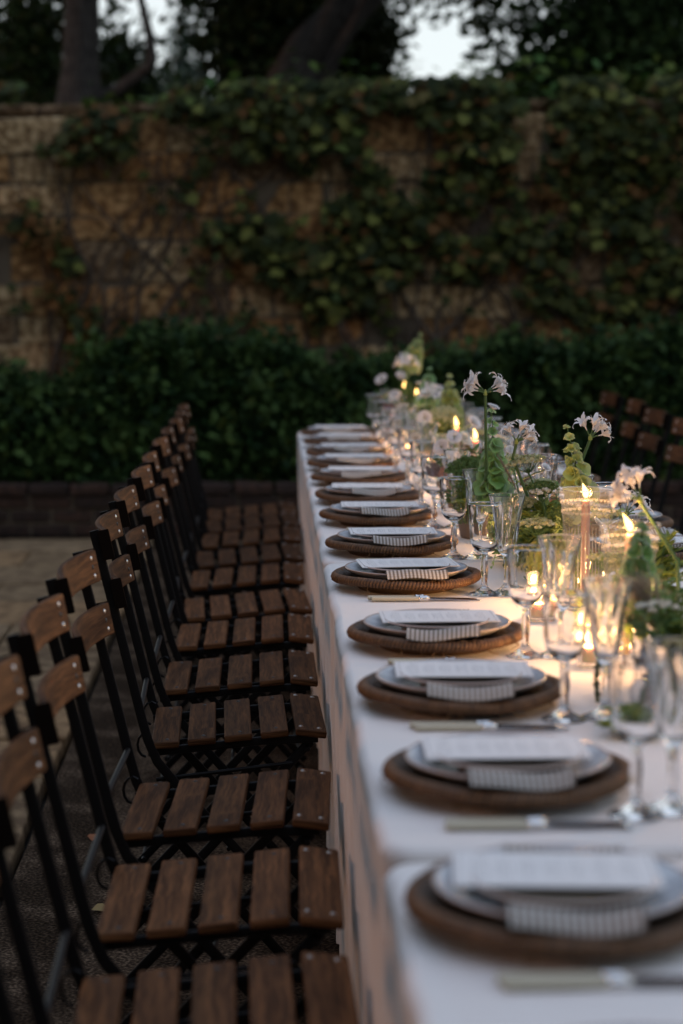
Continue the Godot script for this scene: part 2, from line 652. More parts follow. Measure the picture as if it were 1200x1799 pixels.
func kerb() -> void:
	rng.seed = 8
	var k := thing("brick_planter_edge", "low old brick edging along the foot of the hedge", "edging", Vector3(0.6, 0, -11.34))
	var core := MB.new()
	core.box(Vector3(0, 0.115, 0), Vector3(6.6, 0.23, 0.15), 0.004)
	obj("mortar", core.mesh(), M["mortar"], k)
	var shapes := []
	for i in 4:
		var q := MB.new()
		q.box(Vector3.ZERO, Vector3(0.215, 0.066, 0.19), 0.006, Basis.IDENTITY, Vector2.ZERO, 0.003, rng)
		shapes.append(q.mesh())
	for course in 3:
		var x := -3.2 + 0.115 * (course % 2)
		while x < 3.2:
			var o := obj("brick", shapes[rng.randi() % 4], M["brick_%d" % (rng.randi() % 2)], k, Vector3(x, 0.034 + course * 0.078, rr(-0.005, 0.005)))
			o.rotation = Vector3(rr(-0.02, 0.02), rr(-0.02, 0.02), rr(-0.015, 0.015))
			x += 0.232
	for i in 29:
		var o := obj("brick", shapes[i % 4], M["brick_%d" % (i % 2)], k, Vector3(-3.2 + i * 0.229, 0.262, 0.0))
		o.scale = Vector3(1.0, 0.9, 1.2)
		o.rotation = Vector3(rr(-0.02, 0.02), rr(-0.03, 0.03), rr(-0.02, 0.02))


const WALL_AT := Vector3(0.5, 0, -13.3)
const WALL_TURN := -0.14


func wall() -> void:
	rng.seed = 21
	var w := thing("garden_wall", "old ochre stone garden wall behind the hedge, mostly hidden by vines", "wall", WALL_AT, WALL_TURN)
	var core := MB.new()
	core.box(Vector3(0, 1.24, -0.169), Vector3(7.6, 2.48, 0.46), 0.01)
	obj("mortar", core.mesh(), M["mortar"], w)
	var shapes := []
	for i in 7:
		var q := MB.new()
		q.box(Vector3.ZERO, Vector3(1, 1, 1), 0.07, Basis.IDENTITY, Vector2.ZERO, 0.055, rng)
		shapes.append(q.mesh())
	var y := 0.25
	while y < 2.42:
		var h := minf(rr(0.14, 0.32), 2.5 - y)
		if 2.5 - y - h < 0.1:
			h = 2.5 - y
		var x := -3.7 + rr(0, 0.2)
		while x < 3.6:
			var l := rr(0.16, 0.34) if rng.randf() < 0.5 else rr(0.34, 0.72)
			var o := obj("stone", shapes[rng.randi() % 7], M["wallstone_%d" % [0, 1, 1, 2, 3, 0][rng.randi() % 6]], w, Vector3(x + l / 2, y + h / 2, rr(-0.02, 0.012)))
			o.scale = Vector3(l - 0.004, h - 0.004, 0.16)
			o.rotation = Vector3(rr(-0.03, 0.03), rr(-0.04, 0.04), rr(-0.02, 0.02))
			x += l
		y += h
	var x2 := -3.8
	while x2 < 3.7:
		var l := rr(0.4, 0.75)
		var o := obj("coping_stone", shapes[rng.randi() % 7], M["wallstone_2"], w, Vector3(x2 + l / 2, 2.535, -0.19))
		o.scale = Vector3(l - 0.012, 0.075, 0.54)
		o.rotation.z = rr(-0.012, 0.012)
		x2 += l


func on_wall(u: float, y: float, out := 0.0) -> Vector3:
	return WALL_AT + Basis(Vector3.UP, WALL_TURN) * Vector3(u, y, 0.09 + out)


# gaps in the vines where the stones show: [u, y, half width, half height]
const BARE := [[-1.42, 1.95, 0.62, 0.30], [-1.15, 1.45, 0.55, 0.34], [-2.15, 0.95, 0.42, 0.45], [-0.55, 0.92, 0.40, 0.30], [0.75, 1.06, 0.26, 0.40], [0.05, 0.92, 0.28, 0.3], [-0.02, 0.7, 0.3, 0.3], [1.35, 1.02, 0.22, 0.26], [1.95, 0.95, 0.25, 0.25], [-1.1, 0.75, 0.35, 0.3], [-0.05, 2.12, 0.16, 0.16], [-0.9, 2.36, 0.35, 0.08]]


func vines() -> void:
	var leaf := palmate_mesh(0.083)
	var dens := noise(91, 0.9, 3)
	var spans := [[-3.2, -0.85, "sparse autumn tinted vine thinly covering the bare ochre end of the wall", 1500, -2.1, -1.9, 0.34], [-0.95, 1.0, "dense dark green vine with thick bent stems on the middle of the wall", 2900, -0.25, 0.62, 0.95], [0.9, 3.4, "dense yellowish green vine spilling over the wall top on the candle side", 3800, 1.5, 2.4, 0.95]]
	for si in spans.size():
		var s: Array = spans[si]
		rng.seed = 300 + si
		var root := on_wall(s[4], 0.0, 0.06)
		var vine := thing("wall_vine", s[2], "vine", root, 0.0, "vines on the garden wall")
		# stems: fan out from two feet, kinked
		for foot in [s[4], s[5]]:
			for k in 13:
				var path := PackedVector3Array()
				var u: float = foot + rr(-0.12, 0.12)
				var yy := 0.15
				var lean: float = rr(-0.55, 0.55) if k > 1 else [-0.7, 0.62][k]
				for i in 14:
					path.append(on_wall(u, yy, 0.03 + 0.05 * sin(i * 1.3 + k)) - root)
					yy += rr(0.10, 0.22)
					u += lean * 0.20 + rr(-0.11, 0.11)
					if yy > 2.55:
						break
				var st := MB.new()
				st.tube(path, radii(path.size(), rr(0.020, 0.034) if k < 3 else rr(0.007, 0.015), 0.005), 6)
				obj("stem", st.mesh(), M["vine_wood"], vine)
		var where := []
		var tints := []
		var singles := 0
		var tries := 0
		while where.size() < s[3] and tries < 40000:
			tries += 1
			var u := rr(s[0], s[1])
			var y: float = pow(rng.randf(), 0.72) * 2.2 + 0.5
			var bare := false
			for g in BARE:
				var e := pow((u - g[0]) / g[2], 2.0) + pow((y - g[1]) / g[3], 2.0)
				if e < 1.0 and rng.randf() < 0.93:
					bare = true
			if bare or (dens.get_noise_2d(u * 1.9, y * 1.9) * 1.7 + s[6] * 0.72 - 0.45) < rr(-0.15, 0.35):
				continue
			if y < 1.15 and rng.randf() < 0.8:
				continue
			var out := 0.03 + absf(rng.randfn(0, 0.07)) + (0.08 if y > 2.2 else 0.0)
			var basis := Basis(Vector3.UP, WALL_TURN + rr(-0.7, 0.7)) * Basis(Vector3.RIGHT, rr(0.55, 1.5)) * Basis(Vector3.UP, rr(-0.9, 0.9))
			var tr := Transform3D(basis.scaled(Vector3.ONE * rr(0.6, 1.25)), on_wall(u, y, out) - root)
			if out > 0.13 and singles < 90 and si > 0 or out > 0.11 and singles < 60 and si == 0:
				var o := obj("leaf", leaf, M["vine_leaf_%d" % (rng.randi() % 4)], vine)
				o.transform = tr
				singles += 1
				continue
			where.append(tr)
			var warm := rng.randf()
			var cl := Color(0.017, 0.026, 0.010).lerp(Color(0.078, 0.086, 0.022), pow(rng.randf(), 1.6) * (1.0 if si == 2 else 0.8))
			if warm < (0.05 if si == 0 else 0.11):
				cl = Color(0.13, 0.14, 0.035)
			if warm > (0.70 if si == 0 else 0.90):
				cl = Color(0.11, 0.055, 0.018)
			tints.append(cl)
		# growth along the wall top
		for i in [130, 420, 520][si]:
			var u := rr(s[0], s[1])
			if si == 0 and rng.randf() < 0.6:
				u = -1.35 + rng.randfn(0, 0.18)
			var basis := Basis(Vector3.UP, rr(-3, 3)) * Basis(Vector3.RIGHT, rr(-0.4, 1.2))
			where.append(Transform3D(basis.scaled(Vector3.ONE * rr(0.6, 1.1)), on_wall(u, 2.52 + absf(rng.randfn(0, [0.07, 0.14, 0.17][si])), rr(-0.45, 0.12)) - root))
			tints.append(Color(0.04, 0.10, 0.025).lerp(Color(0.10, 0.13, 0.03), rng.randf()))
		many("leaves", leaf, M["leaf"], where, tints, vine)


func sprig_cluster(n: int, size: float, spread: float, s: int) -> ArrayMesh:  # a twig end with small oval leaves
	var g := RandomNumberGenerator.new()
	g.seed = s
	var b := MB.new()
	for i in n:
		var dir := Vector3(g.randfn(0, 1), g.randfn(0.5, 0.8), g.randfn(0, 1)).normalized()
		var at := Vector3(g.randfn(0, 1), g.randfn(0, 1), g.randfn(0, 1)) * spread * 0.5
		var bs := frame_to(dir, g.randf() * TAU)
		var l := size * g.randf_range(0.75, 1.2)
		var w := l * 0.3
		var a := b.p(at)
		var c1 := b.p(at + bs * Vector3(-w, l * 0.5, w * 0.3))
		var d := b.p(at + bs * Vector3(0, l, 0))
		var e := b.p(at + bs * Vector3(w, l * 0.5, w * 0.3))
		var f := b.p(at + bs * Vector3(0, l * 0.5, 0))
		b.tri(a, c1, f)
		b.tri(c1, d, f)
		b.tri(d, e, f)
		b.tri(e, a, f)
	return b.mesh(false)


func hedges() -> void:
	var sprig := sprig_cluster(9, 0.052, 0.075, 4)
	# [x centre, half width, height, z centre, half depth, label, count]
	for h in [[-1.75, 0.95, 0.80, 12.0, 0.62, "dark clipped green shrub behind the brick edging on the chair side", 3224], [-0.42, 0.62, 1.02, 12.05, 0.62, "taller dark green shrub rising in front of the bare stones", 2852], [0.62, 0.62, 0.86, 11.95, 0.55, "green shrub beyond the far end of the table", 2604], [1.62, 0.62, 0.98, 11.95, 0.55, "green shrub behind the flowers and the farthest candles", 2728], [2.75, 0.75, 1.08, 11.9, 0.5, "bright green shrub behind the empty chairs across the table", 2976]]:
		rng.seed = int(h[3] * 100 + h[0] * 17)
		var sh := thing("shrub", h[5], "shrub", Vector3(h[0], -0.06, -h[3]), 0.0, "shrubs of the hedge")
		for k in 5:
			var st := MB.new()
			var a := Vector3(rr(-0.2, 0.2), 0, rr(-0.15, 0.15))
			st.tube(bezier(a, a + Vector3(rr(-0.1, 0.1), 0.4, 0), Vector3(rr(-0.6, 0.6) * h[1], h[2] * 0.75, rr(-0.2, 0.2)), 6), radii(7, 0.02, 0.006), 5)
			obj("stem", st.mesh(), M["vine_wood"], sh)
		var where := []
		var tints := []
		var bump := noise(int(h[3] * 10), 2.2, 3)
		for i in h[6]:
			var u := rr(-1.12, 1.12)
			var vv := rr(-1, 1)
			var top: float = h[2] * (0.95 + 0.34 * bump.get_noise_2d(u * h[1] + h[0], vv) - 0.13 * u * u)
			var y: float = 0.22 + (top - 0.16) * (1.0 - pow(rng.randf(), 2.2))
			if rng.randf() < 0.5:  # a denser front
				vv = 0.96 - 0.25 * rng.randf() + 0.34 * bump.get_noise_2d(u * h[1] * 2.0 + 7.0, y * 2.0)
			if y > top * 0.86:
				vv *= 0.86
			if i % 40 == 0:  # a shoot that escaped the shears
				y = top + rr(0.0, 0.09)
			where.append(Transform3D(Basis(Vector3(rr(-1, 1), rr(-1, 1), rr(-1, 1)).normalized(), rr(0, TAU)).scaled(Vector3.ONE * rr(0.7, 1.5)), Vector3(u * h[1], y, vv * h[4])))
			tints.append(Color(0.012, 0.030, 0.010).lerp(Color(0.090, 0.150, 0.042), clampf(rng.randf() * rng.randf() + 0.9 * bump.get_noise_2d(u * h[1] * 2.4, y * 2.6 + vv), 0, 1)))
		many("foliage", sprig, M["leaf"], where, tints, sh)


func tree(called: String, label: String, base: Vector3, trunk: Array, limbs: Array, clumps: Array, leaf: Mesh, deep: Color, pale: Color, s: int) -> void:
	rng.seed = s
	var t := thing(called, label, "tree", base, 0.0, "trees behind the garden wall")
	if trunk.size():
		var path := PackedVector3Array()
		var rad := PackedFloat32Array()
		for q in trunk:
			path.append(Vector3(q[0], q[1], q[2]) - base)
			rad.append(q[3])
		var b := MB.new()
		b.tube(path, rad, 14)
		obj("trunk", b.mesh(), M["bark"], t)
	for l in limbs:
		var path := PackedVector3Array()
		var rad := PackedFloat32Array()
		for q in l:
			path.append(Vector3(q[0], q[1], q[2]) - base)
			rad.append(q[3])
		var b := MB.new()
		b.tube(path, rad, 9)
		obj("limb", b.mesh(), M["bark"], t)
	var where := []
	var tints := []
	for c in clumps:  # [centre x, y, z, radii x, y, z, leaves]
		for i in int(c[6]):
			var d := Vector3(rng.randfn(0, 0.5), rng.randfn(0, 0.5), rng.randfn(0, 0.5))
			if d.length() > 1.25:
				d = d.normalized() * rng.randf()
			var at := Vector3(c[0], c[1], c[2]) + d * Vector3(c[3], c[4], c[5])
			where.append(Transform3D(Basis(Vector3(rr(-1, 1), rr(-1, 1), rr(-1, 1)).normalized(), rr(0, TAU)).scaled(Vector3.ONE * rr(0.7, 1.3)), at - base))
			tints.append(deep.lerp(pale, rng.randf() * rng.randf()))
	many("crown", leaf, M["leaf"], where, tints, t)


func house() -> void:  # the villa behind the camera: it keeps the low sky off the garden wall
	var t := thing("villa", "pale two storey villa standing behind the camera, facing the garden wall", "house", Vector3(1.0, 0, 8.0))
	var w := MB.new()
	w.box(Vector3(0, 3.4, 2.0), Vector3(22, 6.8, 4.0), 0.02)
	obj("wall", w.mesh(), M["render_wall"], t)
	var r := MB.new()
	r.box(Vector3(0, 6.95, 2.0), Vector3(23.2, 0.3, 5.2), 0.03)
	obj("roof", r.mesh(), M["roof_tile"], t)
	var fr := MB.new()
	fr.box(Vector3.ZERO, Vector3(1.2, 1.7, 0.12), 0.02)
	var pn := MB.new()
	pn.box(Vector3.ZERO, Vector3(1.0, 1.5, 0.05), 0.005)
	var fm := fr.mesh()
	var pm := pn.mesh()
	for f in 2:
		for i in 7:
			var o := obj("window", fm, M["shutter"], t, Vector3(-9.0 + i * 3.0, 1.9 + f * 2.9, -0.03))
			obj("pane", pm, M["dark_pane"], o, Vector3(0, 0, -0.045))


func side_trees() -> void:  # tall garden trees on the chair side: the last sun comes in under their crowns
	var spray := sprig_cluster(7, 0.20, 0.5, 12)
	var where := ["nearest the villa", "level with the front tables", "level with the middle tables", "level with the far tables", "nearest the garden wall"]
	for i in 5:
		var z := 3.5 - 3.6 * i
		rng.seed = 900 + i
		var x := -8.6 + rr(-0.5, 0.5)
		tree("tree", "tall garden tree past the paving, %s" % where[i], Vector3(x, -0.1, z), [[x, -0.1, z, 0.2], [x + 0.1, 2.0, z, 0.16], [x, 4.0, z, 0.13], [x - 0.1, 6.5, z, 0.06]], [[[x, 3.4, z, 0.08], [x + 0.8, 4.4, z + 0.5, 0.04]], [[x, 3.6, z, 0.08], [x - 0.7, 4.8, z - 0.6, 0.04]]],
			[[x, 6.3, z, 3.0, 2.6, 3.2, 2500], [x, 8.0, z, 2.4, 2.2, 2.6, 1200]], spray, Color(0.022, 0.040, 0.016), Color(0.055, 0.08, 0.02), 910 + i)
	rng.seed = 950
	var t := thing("garden_hedge", "long tall dark hedge past the paving, under the garden trees", "hedge", Vector3(-9.6, -0.1, -4.0))
	var where2 := []
	var tints := []
	for i in 4200:
		where2.append(Transform3D(Basis(Vector3(rr(-1, 1), rr(-1, 1), rr(-1, 1)).normalized(), rr(0, TAU)), Vector3(rr(-0.35, 0.35), 2.45 * pow(rng.randf(), 0.8), rr(-10.0, 10.0))))
		tints.append(Color(0.018, 0.04, 0.014).lerp(Color(0.05, 0.09, 0.03), rng.randf()))
	many("foliage", spray, M["leaf"], where2, tints, t)


func garden_trees() -> void:
	var big := sprig_cluster(5, 0.095, 0.16, 9)
	var fine := sprig_cluster(7, 0.055, 0.16, 10)
	var dk := Color(0.022, 0.040, 0.016)
	var g1 := Color(0.060, 0.085, 0.022)
	tree("tree", "old tree with a straight grey trunk and a broken pale low limb behind the wall", Vector3(-1.46, -0.1, -16),
		[[-1.47, -0.1, -16, 0.36], [-1.46, 2.15, -16, 0.28], [-1.45, 2.78, -16, 0.19], [-1.44, 3.06, -16, 0.145], [-1.42, 3.58, -16, 0.13], [-1.38, 4.86, -16, 0.12], [-1.4, 6.53, -16, 0.08]],
		[[[-1.34, 2.83, -16, 0.06], [-1.16, 2.88, -15.9, 0.05], [-0.97, 3.0, -15.8, 0.045], [-0.87, 3.07, -15.7, 0.04]], [[-0.87, 3.07, -15.7, 0.045], [-0.89, 3.29, -15.7, 0.035], [-0.95, 3.54, -15.7, 0.03], [-0.97, 4.38, -15.7, 0.025]], [[-1.38, 4.86, -16, 0.09], [-0.7, 5.37, -15.5, 0.05], [-0.18, 5.83, -15, 0.03]]],
		[[-1.95, 3.26, -17, 0.54, 0.5, 0.57, 340], [-1.97, 3.66, -17, 0.43, 0.29, 0.46, 120], [-2.2, 3.12, -19, 0.72, 0.32, 0.77, 300], [-1.30, 3.26, -18, 0.24, 0.30, 0.45, 170], [-1.62, 3.76, -18, 0.15, 0.46, 0.49, 60], [-1.25, 3.12, -19, 0.56, 0.20, 0.6, 220], [-1.56, 5.2, -16.5, 2.93, 1.0, 1.6, 1900], [-1.36, 6.32, -16, 2.84, 1.69, 1.8, 1600]],
		big, dk, g1, 401)
	tree("tree", "leaning dark tree with a forked bent trunk behind the middle of the wall", Vector3(0.05, -0.1, -16.5),
		[[0.0, -0.1, -16.5, 0.40], [0.09, 2.18, -16.5, 0.32], [0.21, 2.94, -16.5, 0.25], [0.35, 3.25, -16.4, 0.2], [0.59, 3.49, -16.2, 0.16], [0.85, 3.72, -16, 0.14], [1.25, 4.3, -15.6, 0.11], [1.61, 5.06, -15, 0.07]],
		[[[0.28, 3.11, -16.4, 0.12], [0.41, 3.31, -16.2, 0.09], [0.54, 3.59, -16, 0.07], [0.57, 4.41, -15.8, 0.05]], [[0.41, 2.98, -16.4, 0.09], [0.54, 3.2, -16.2, 0.06], [0.69, 3.42, -16, 0.05], [0.78, 3.61, -15.8, 0.04]]],
		[[-0.10, 3.51, -17.5, 0.30, 0.67, 0.71, 520], [0.15, 3.61, -17.5, 0.59, 0.44, 0.63, 620], [0.01, 3.18, -18, 0.53, 0.3, 0.57, 420], [0.56, 3.33, -18, 0.53, 0.46, 0.57, 560], [0.76, 3.58, -18, 0.24, 0.53, 0.57, 260], [0.90, 3.68, -17.5, 0.24, 0.28, 0.32, 60], [0.92, 3.35, -17.5, 0.15, 0.34, 0.39, 40], [-0.55, 3.74, -17, 0.29, 0.08, 0.31, 34], [-0.32, 3.60, -17, 0.14, 0.24, 0.31, 50], [1.55, 3.79, -16.5, 0.55, 0.08, 0.67, 60], [0.8, 5.2, -16, 2.84, 0.95, 1.7, 1900], [0.98, 6.39, -15.5, 2.95, 1.7, 1.8, 1700]],
		big, dk, Color(0.075, 0.070, 0.020), 402)
	tree("tree", "slim trunked tree with a wide dark crown behind the vine covered end of the wall", Vector3(2.93, -0.1, -17),
		[[2.92, -0.1, -17, 0.22], [2.93, 2.2, -17, 0.18], [2.96, 3.05, -17, 0.13], [2.98, 3.46, -17, 0.1], [2.96, 4.02, -17, 0.09], [2.67, 5.87, -16.5, 0.05]],
		[[[2.97, 3.83, -17, 0.06], [2.44, 4.09, -16.6, 0.04], [1.85, 4.25, -16.3, 0.025]]],
		[[2.58, 3.36, -16.5, 0.40, 0.63, 0.67, 330], [3.03, 3.36, -16.5, 0.63, 0.77, 0.82, 980], [2.03, 3.52, -16.8, 0.40, 0.36, 0.45, 62], [2.02, 3.21, -16.8, 0.36, 0.2, 0.45, 34], [2.39, 3.19, -17.5, 0.44, 0.22, 0.47, 95], [1.80, 3.68, -16.8, 0.18, 0.14, 0.23, 14], [3.35, 3.84, -17, 0.65, 0.65, 0.69, 520], [2.69, 5.25, -16, 2.84, 1.05, 1.7, 1800], [2.67, 6.41, -15.5, 2.75, 1.7, 1.8, 1600]],
		big, dk, Color(0.050, 0.085, 0.022), 403)
	tree("conifer", "blue green conifer far behind the wall, pointing into the gap of sky", Vector3(-1.1, -0.1, -27), [[-1.1, -0.1, -27, 0.2], [-1.1, 5.0, -27, 0.03]], [],
		[[-1.12, 3.85, -27, 0.46, 0.46, 0.49, 420], [-1.1, 4.3, -27, 0.22, 0.42, 0.49, 200], [-1.12, 4.7, -27, 0.10, 0.34, 0.37, 70]], fine, Color(0.020, 0.042, 0.030), Color(0.035, 0.070, 0.048), 404)
	tree("conifer", "low rounded blue green evergreen far behind the wall beside the pointed conifer", Vector3(-0.6, -0.1, -28), [[-0.6, -0.1, -28, 0.15], [-0.62, 4.3, -28, 0.03]], [],
		[[-0.61, 3.66, -28, 0.55, 0.30, 0.63, 330], [-1.7, 3.75, -28, 0.40, 0.32, 0.5, 260]], fine, Color(0.020, 0.042, 0.030), Color(0.035, 0.070, 0.048), 405)
	tree("tree", "yellow green bushy tree far behind the straight grey trunk", Vector3(-2.7, -0.1, -26), [[-2.7, -0.1, -26, 0.12], [-2.7, 3.7, -26, 0.04]], [],
		[[-2.57, 3.6, -26, 0.99, 0.35, 1.05, 420], [-3.21, 3.89, -26, 0.66, 0.55, 0.7, 300]], big, Color(0.030, 0.050, 0.014), Color(0.085, 0.10, 0.022), 406)
	tree("tree", "dark low bush far behind the forked leaning tree", Vector3(0.9, -0.1, -26), [[0.9, -0.1, -26, 0.12], [0.9, 3.6, -26, 0.04]], [],
		[[1.15, 3.8, -26, 0.6, 0.27, 0.7, 240], [1.75, 3.62, -26, 0.5, 0.13, 0.7, 120], [0.46, 3.7, -26, 0.88, 0.3, 0.94, 330]], big, dk, Color(0.05, 0.06, 0.018), 407)
	tree("tree", "dark low tree far behind the slim trunked tree", Vector3(3.6, -0.1, -25), [[3.6, -0.1, -25, 0.12], [3.6, 3.6, -25, 0.04]], [],
		[[2.8, 3.6, -25, 0.65, 0.15, 0.79, 150], [3.55, 3.75, -25, 0.85, 0.26, 0.9, 420], [4.53, 3.89, -25, 1.27, 0.42, 1.35, 700]], big, dk, Color(0.045, 0.07, 0.02), 408)


# ------------------------------------------------------------------ tables and chairs
func tablecloth(z0: float, z1: float, label: String, s: int) -> void:
	rng.seed = s
	var x0 := 0.128
	var x1 := 1.088
	var R := 0.045
	var e := 0.016
	var pts := []
	var nor := []
	var cx := (x0 + x1) / 2.0
	var cz := (z0 + z1) / 2.0
	var hx := (x1 - x0) / 2.0
	var hz := (z1 - z0) / 2.0
	var step := 0.012
	for side in 4:  # +x side, -z.. walked as a loop
		var a0 := side * PI / 2.0
		var d := Vector2(cos(a0), sin(a0))
		var tg := Vector2(-d.y, d.x)
		var half := hz if side % 2 == 0 else hx
		var dist := hx if side % 2 == 0 else hz
		var n := int((2.0 * half - 2.0 * R) / step)
		for i in n:
			pts.append(d * dist + tg * (-half + R + (2.0 * half - 2.0 * R) * i / n))
			nor.append(d)
		for i in 10:
			var a := a0 + PI / 2.0 * i / 10.0
			var corner := d * (dist - R) + tg * (half - R)
			pts.append(corner + Vector2(cos(a), sin(a)) * R)
			nor.append(Vector2(cos(a), sin(a)))
	var b := MB.new()
	var rows := []
	var fn := noise(s, 0.9, 2)
	var fn2 := noise(s + 50, 3.2, 2)
	var tilt := noise(s + 90, 0.55, 2)
	var heights := []
	for inset in [0.44, 0.36, 0.29, 0.23, 0.18, 0.14, 0.10, 0.07, 0.045, 0.03]:
		heights.append([TABLE_Y, -inset, 0.0])
	var ripple := noise(s + 7, 3.0, 3)
	for i in 5:
		var a := PI / 2.0 * i / 4.0
		heights.append([TABLE_Y - e + e * cos(a), -e + e * sin(a), 0.0])
	for i in 22:
		var k := (i + 1) / 22.0
		heights.append([lerpf(TABLE_Y - e, 0.008, k), 0.0, k])
	for hgt in heights:
		var row := PackedInt32Array()
		var arc := 0.0
		for i in pts.size():
			if i > 0:
				arc += pts[i].distance_to(pts[i - 1])
			var drop: float = hgt[2]
			var q := arc + 0.09 * drop * tilt.get_noise_1d(arc * 2.0)
			var wave := sin(q * TAU / 0.17 + 3.4 * fn.get_noise_1d(q * 1.5)) * 0.5 + 0.5
			wave = pow(wave, 1.5)
			var wv2 := sin(q * TAU / 0.083 + 4.0 * fn2.get_noise_1d(q)) * 0.5 + 0.5
			var amp := smoothstep(0.0, 0.45, drop) * 0.034 + 0.008 * smoothstep(0.0, 0.03, drop)
			var out: float = hgt[1] - amp * (wave * (0.72 + 0.5 * fn.get_noise_1d(q * 0.7 + 40.0)) + 0.28 * wv2)
			out -= 0.012 * smoothstep(0.2, 0.8, drop)
			var at: Vector2 = pts[i] + nor[i] * ((out if hgt[0] < TABLE_Y - 0.001 else hgt[1]) + 0.004 * fn.get_noise_1d(arc * 2.6 + 9.0) + 0.002 * fn2.get_noise_1d(arc * 3.0))
			var lift := 0.0
			if hgt[0] >= TABLE_Y and hgt[1] < -0.02:
				var inset: float = -hgt[1]
				at = Vector2(clampf(pts[i].x, -hx + inset, hx - inset), clampf(pts[i].y, -hz + inset, hz - inset))
				lift = 0.0024 * ripple.get_noise_2d(at.x * 1.6, at.y) - 0.0010 + 0.0012 * exp(-pow((at.y - 0.35 * hz) / 0.012, 2.0)) + 0.0012 * exp(-pow((at.y + 0.4 * hz) / 0.012, 2.0)) + 0.001 * exp(-pow((at.x + 0.2) / 0.012, 2.0))
			row.append(b.p(Vector3(cx + at.x, hgt[0] + lift, -cz + at.y)))
		rows.append(row)
	b.grid(rows, true)
	# the flat top, as rows across so that faint creases show
	var top: PackedInt32Array = rows[0]
	var centre := b.p(Vector3(cx, TABLE_Y, -cz))
	for i in top.size():
		b.tri(centre, top[i], top[(i + 1) % top.size()])
	var o := obj("tablecloth", b.mesh(true), M["linen"])
	tag(o, label, "tablecloth", "white cloths on the row of tables")


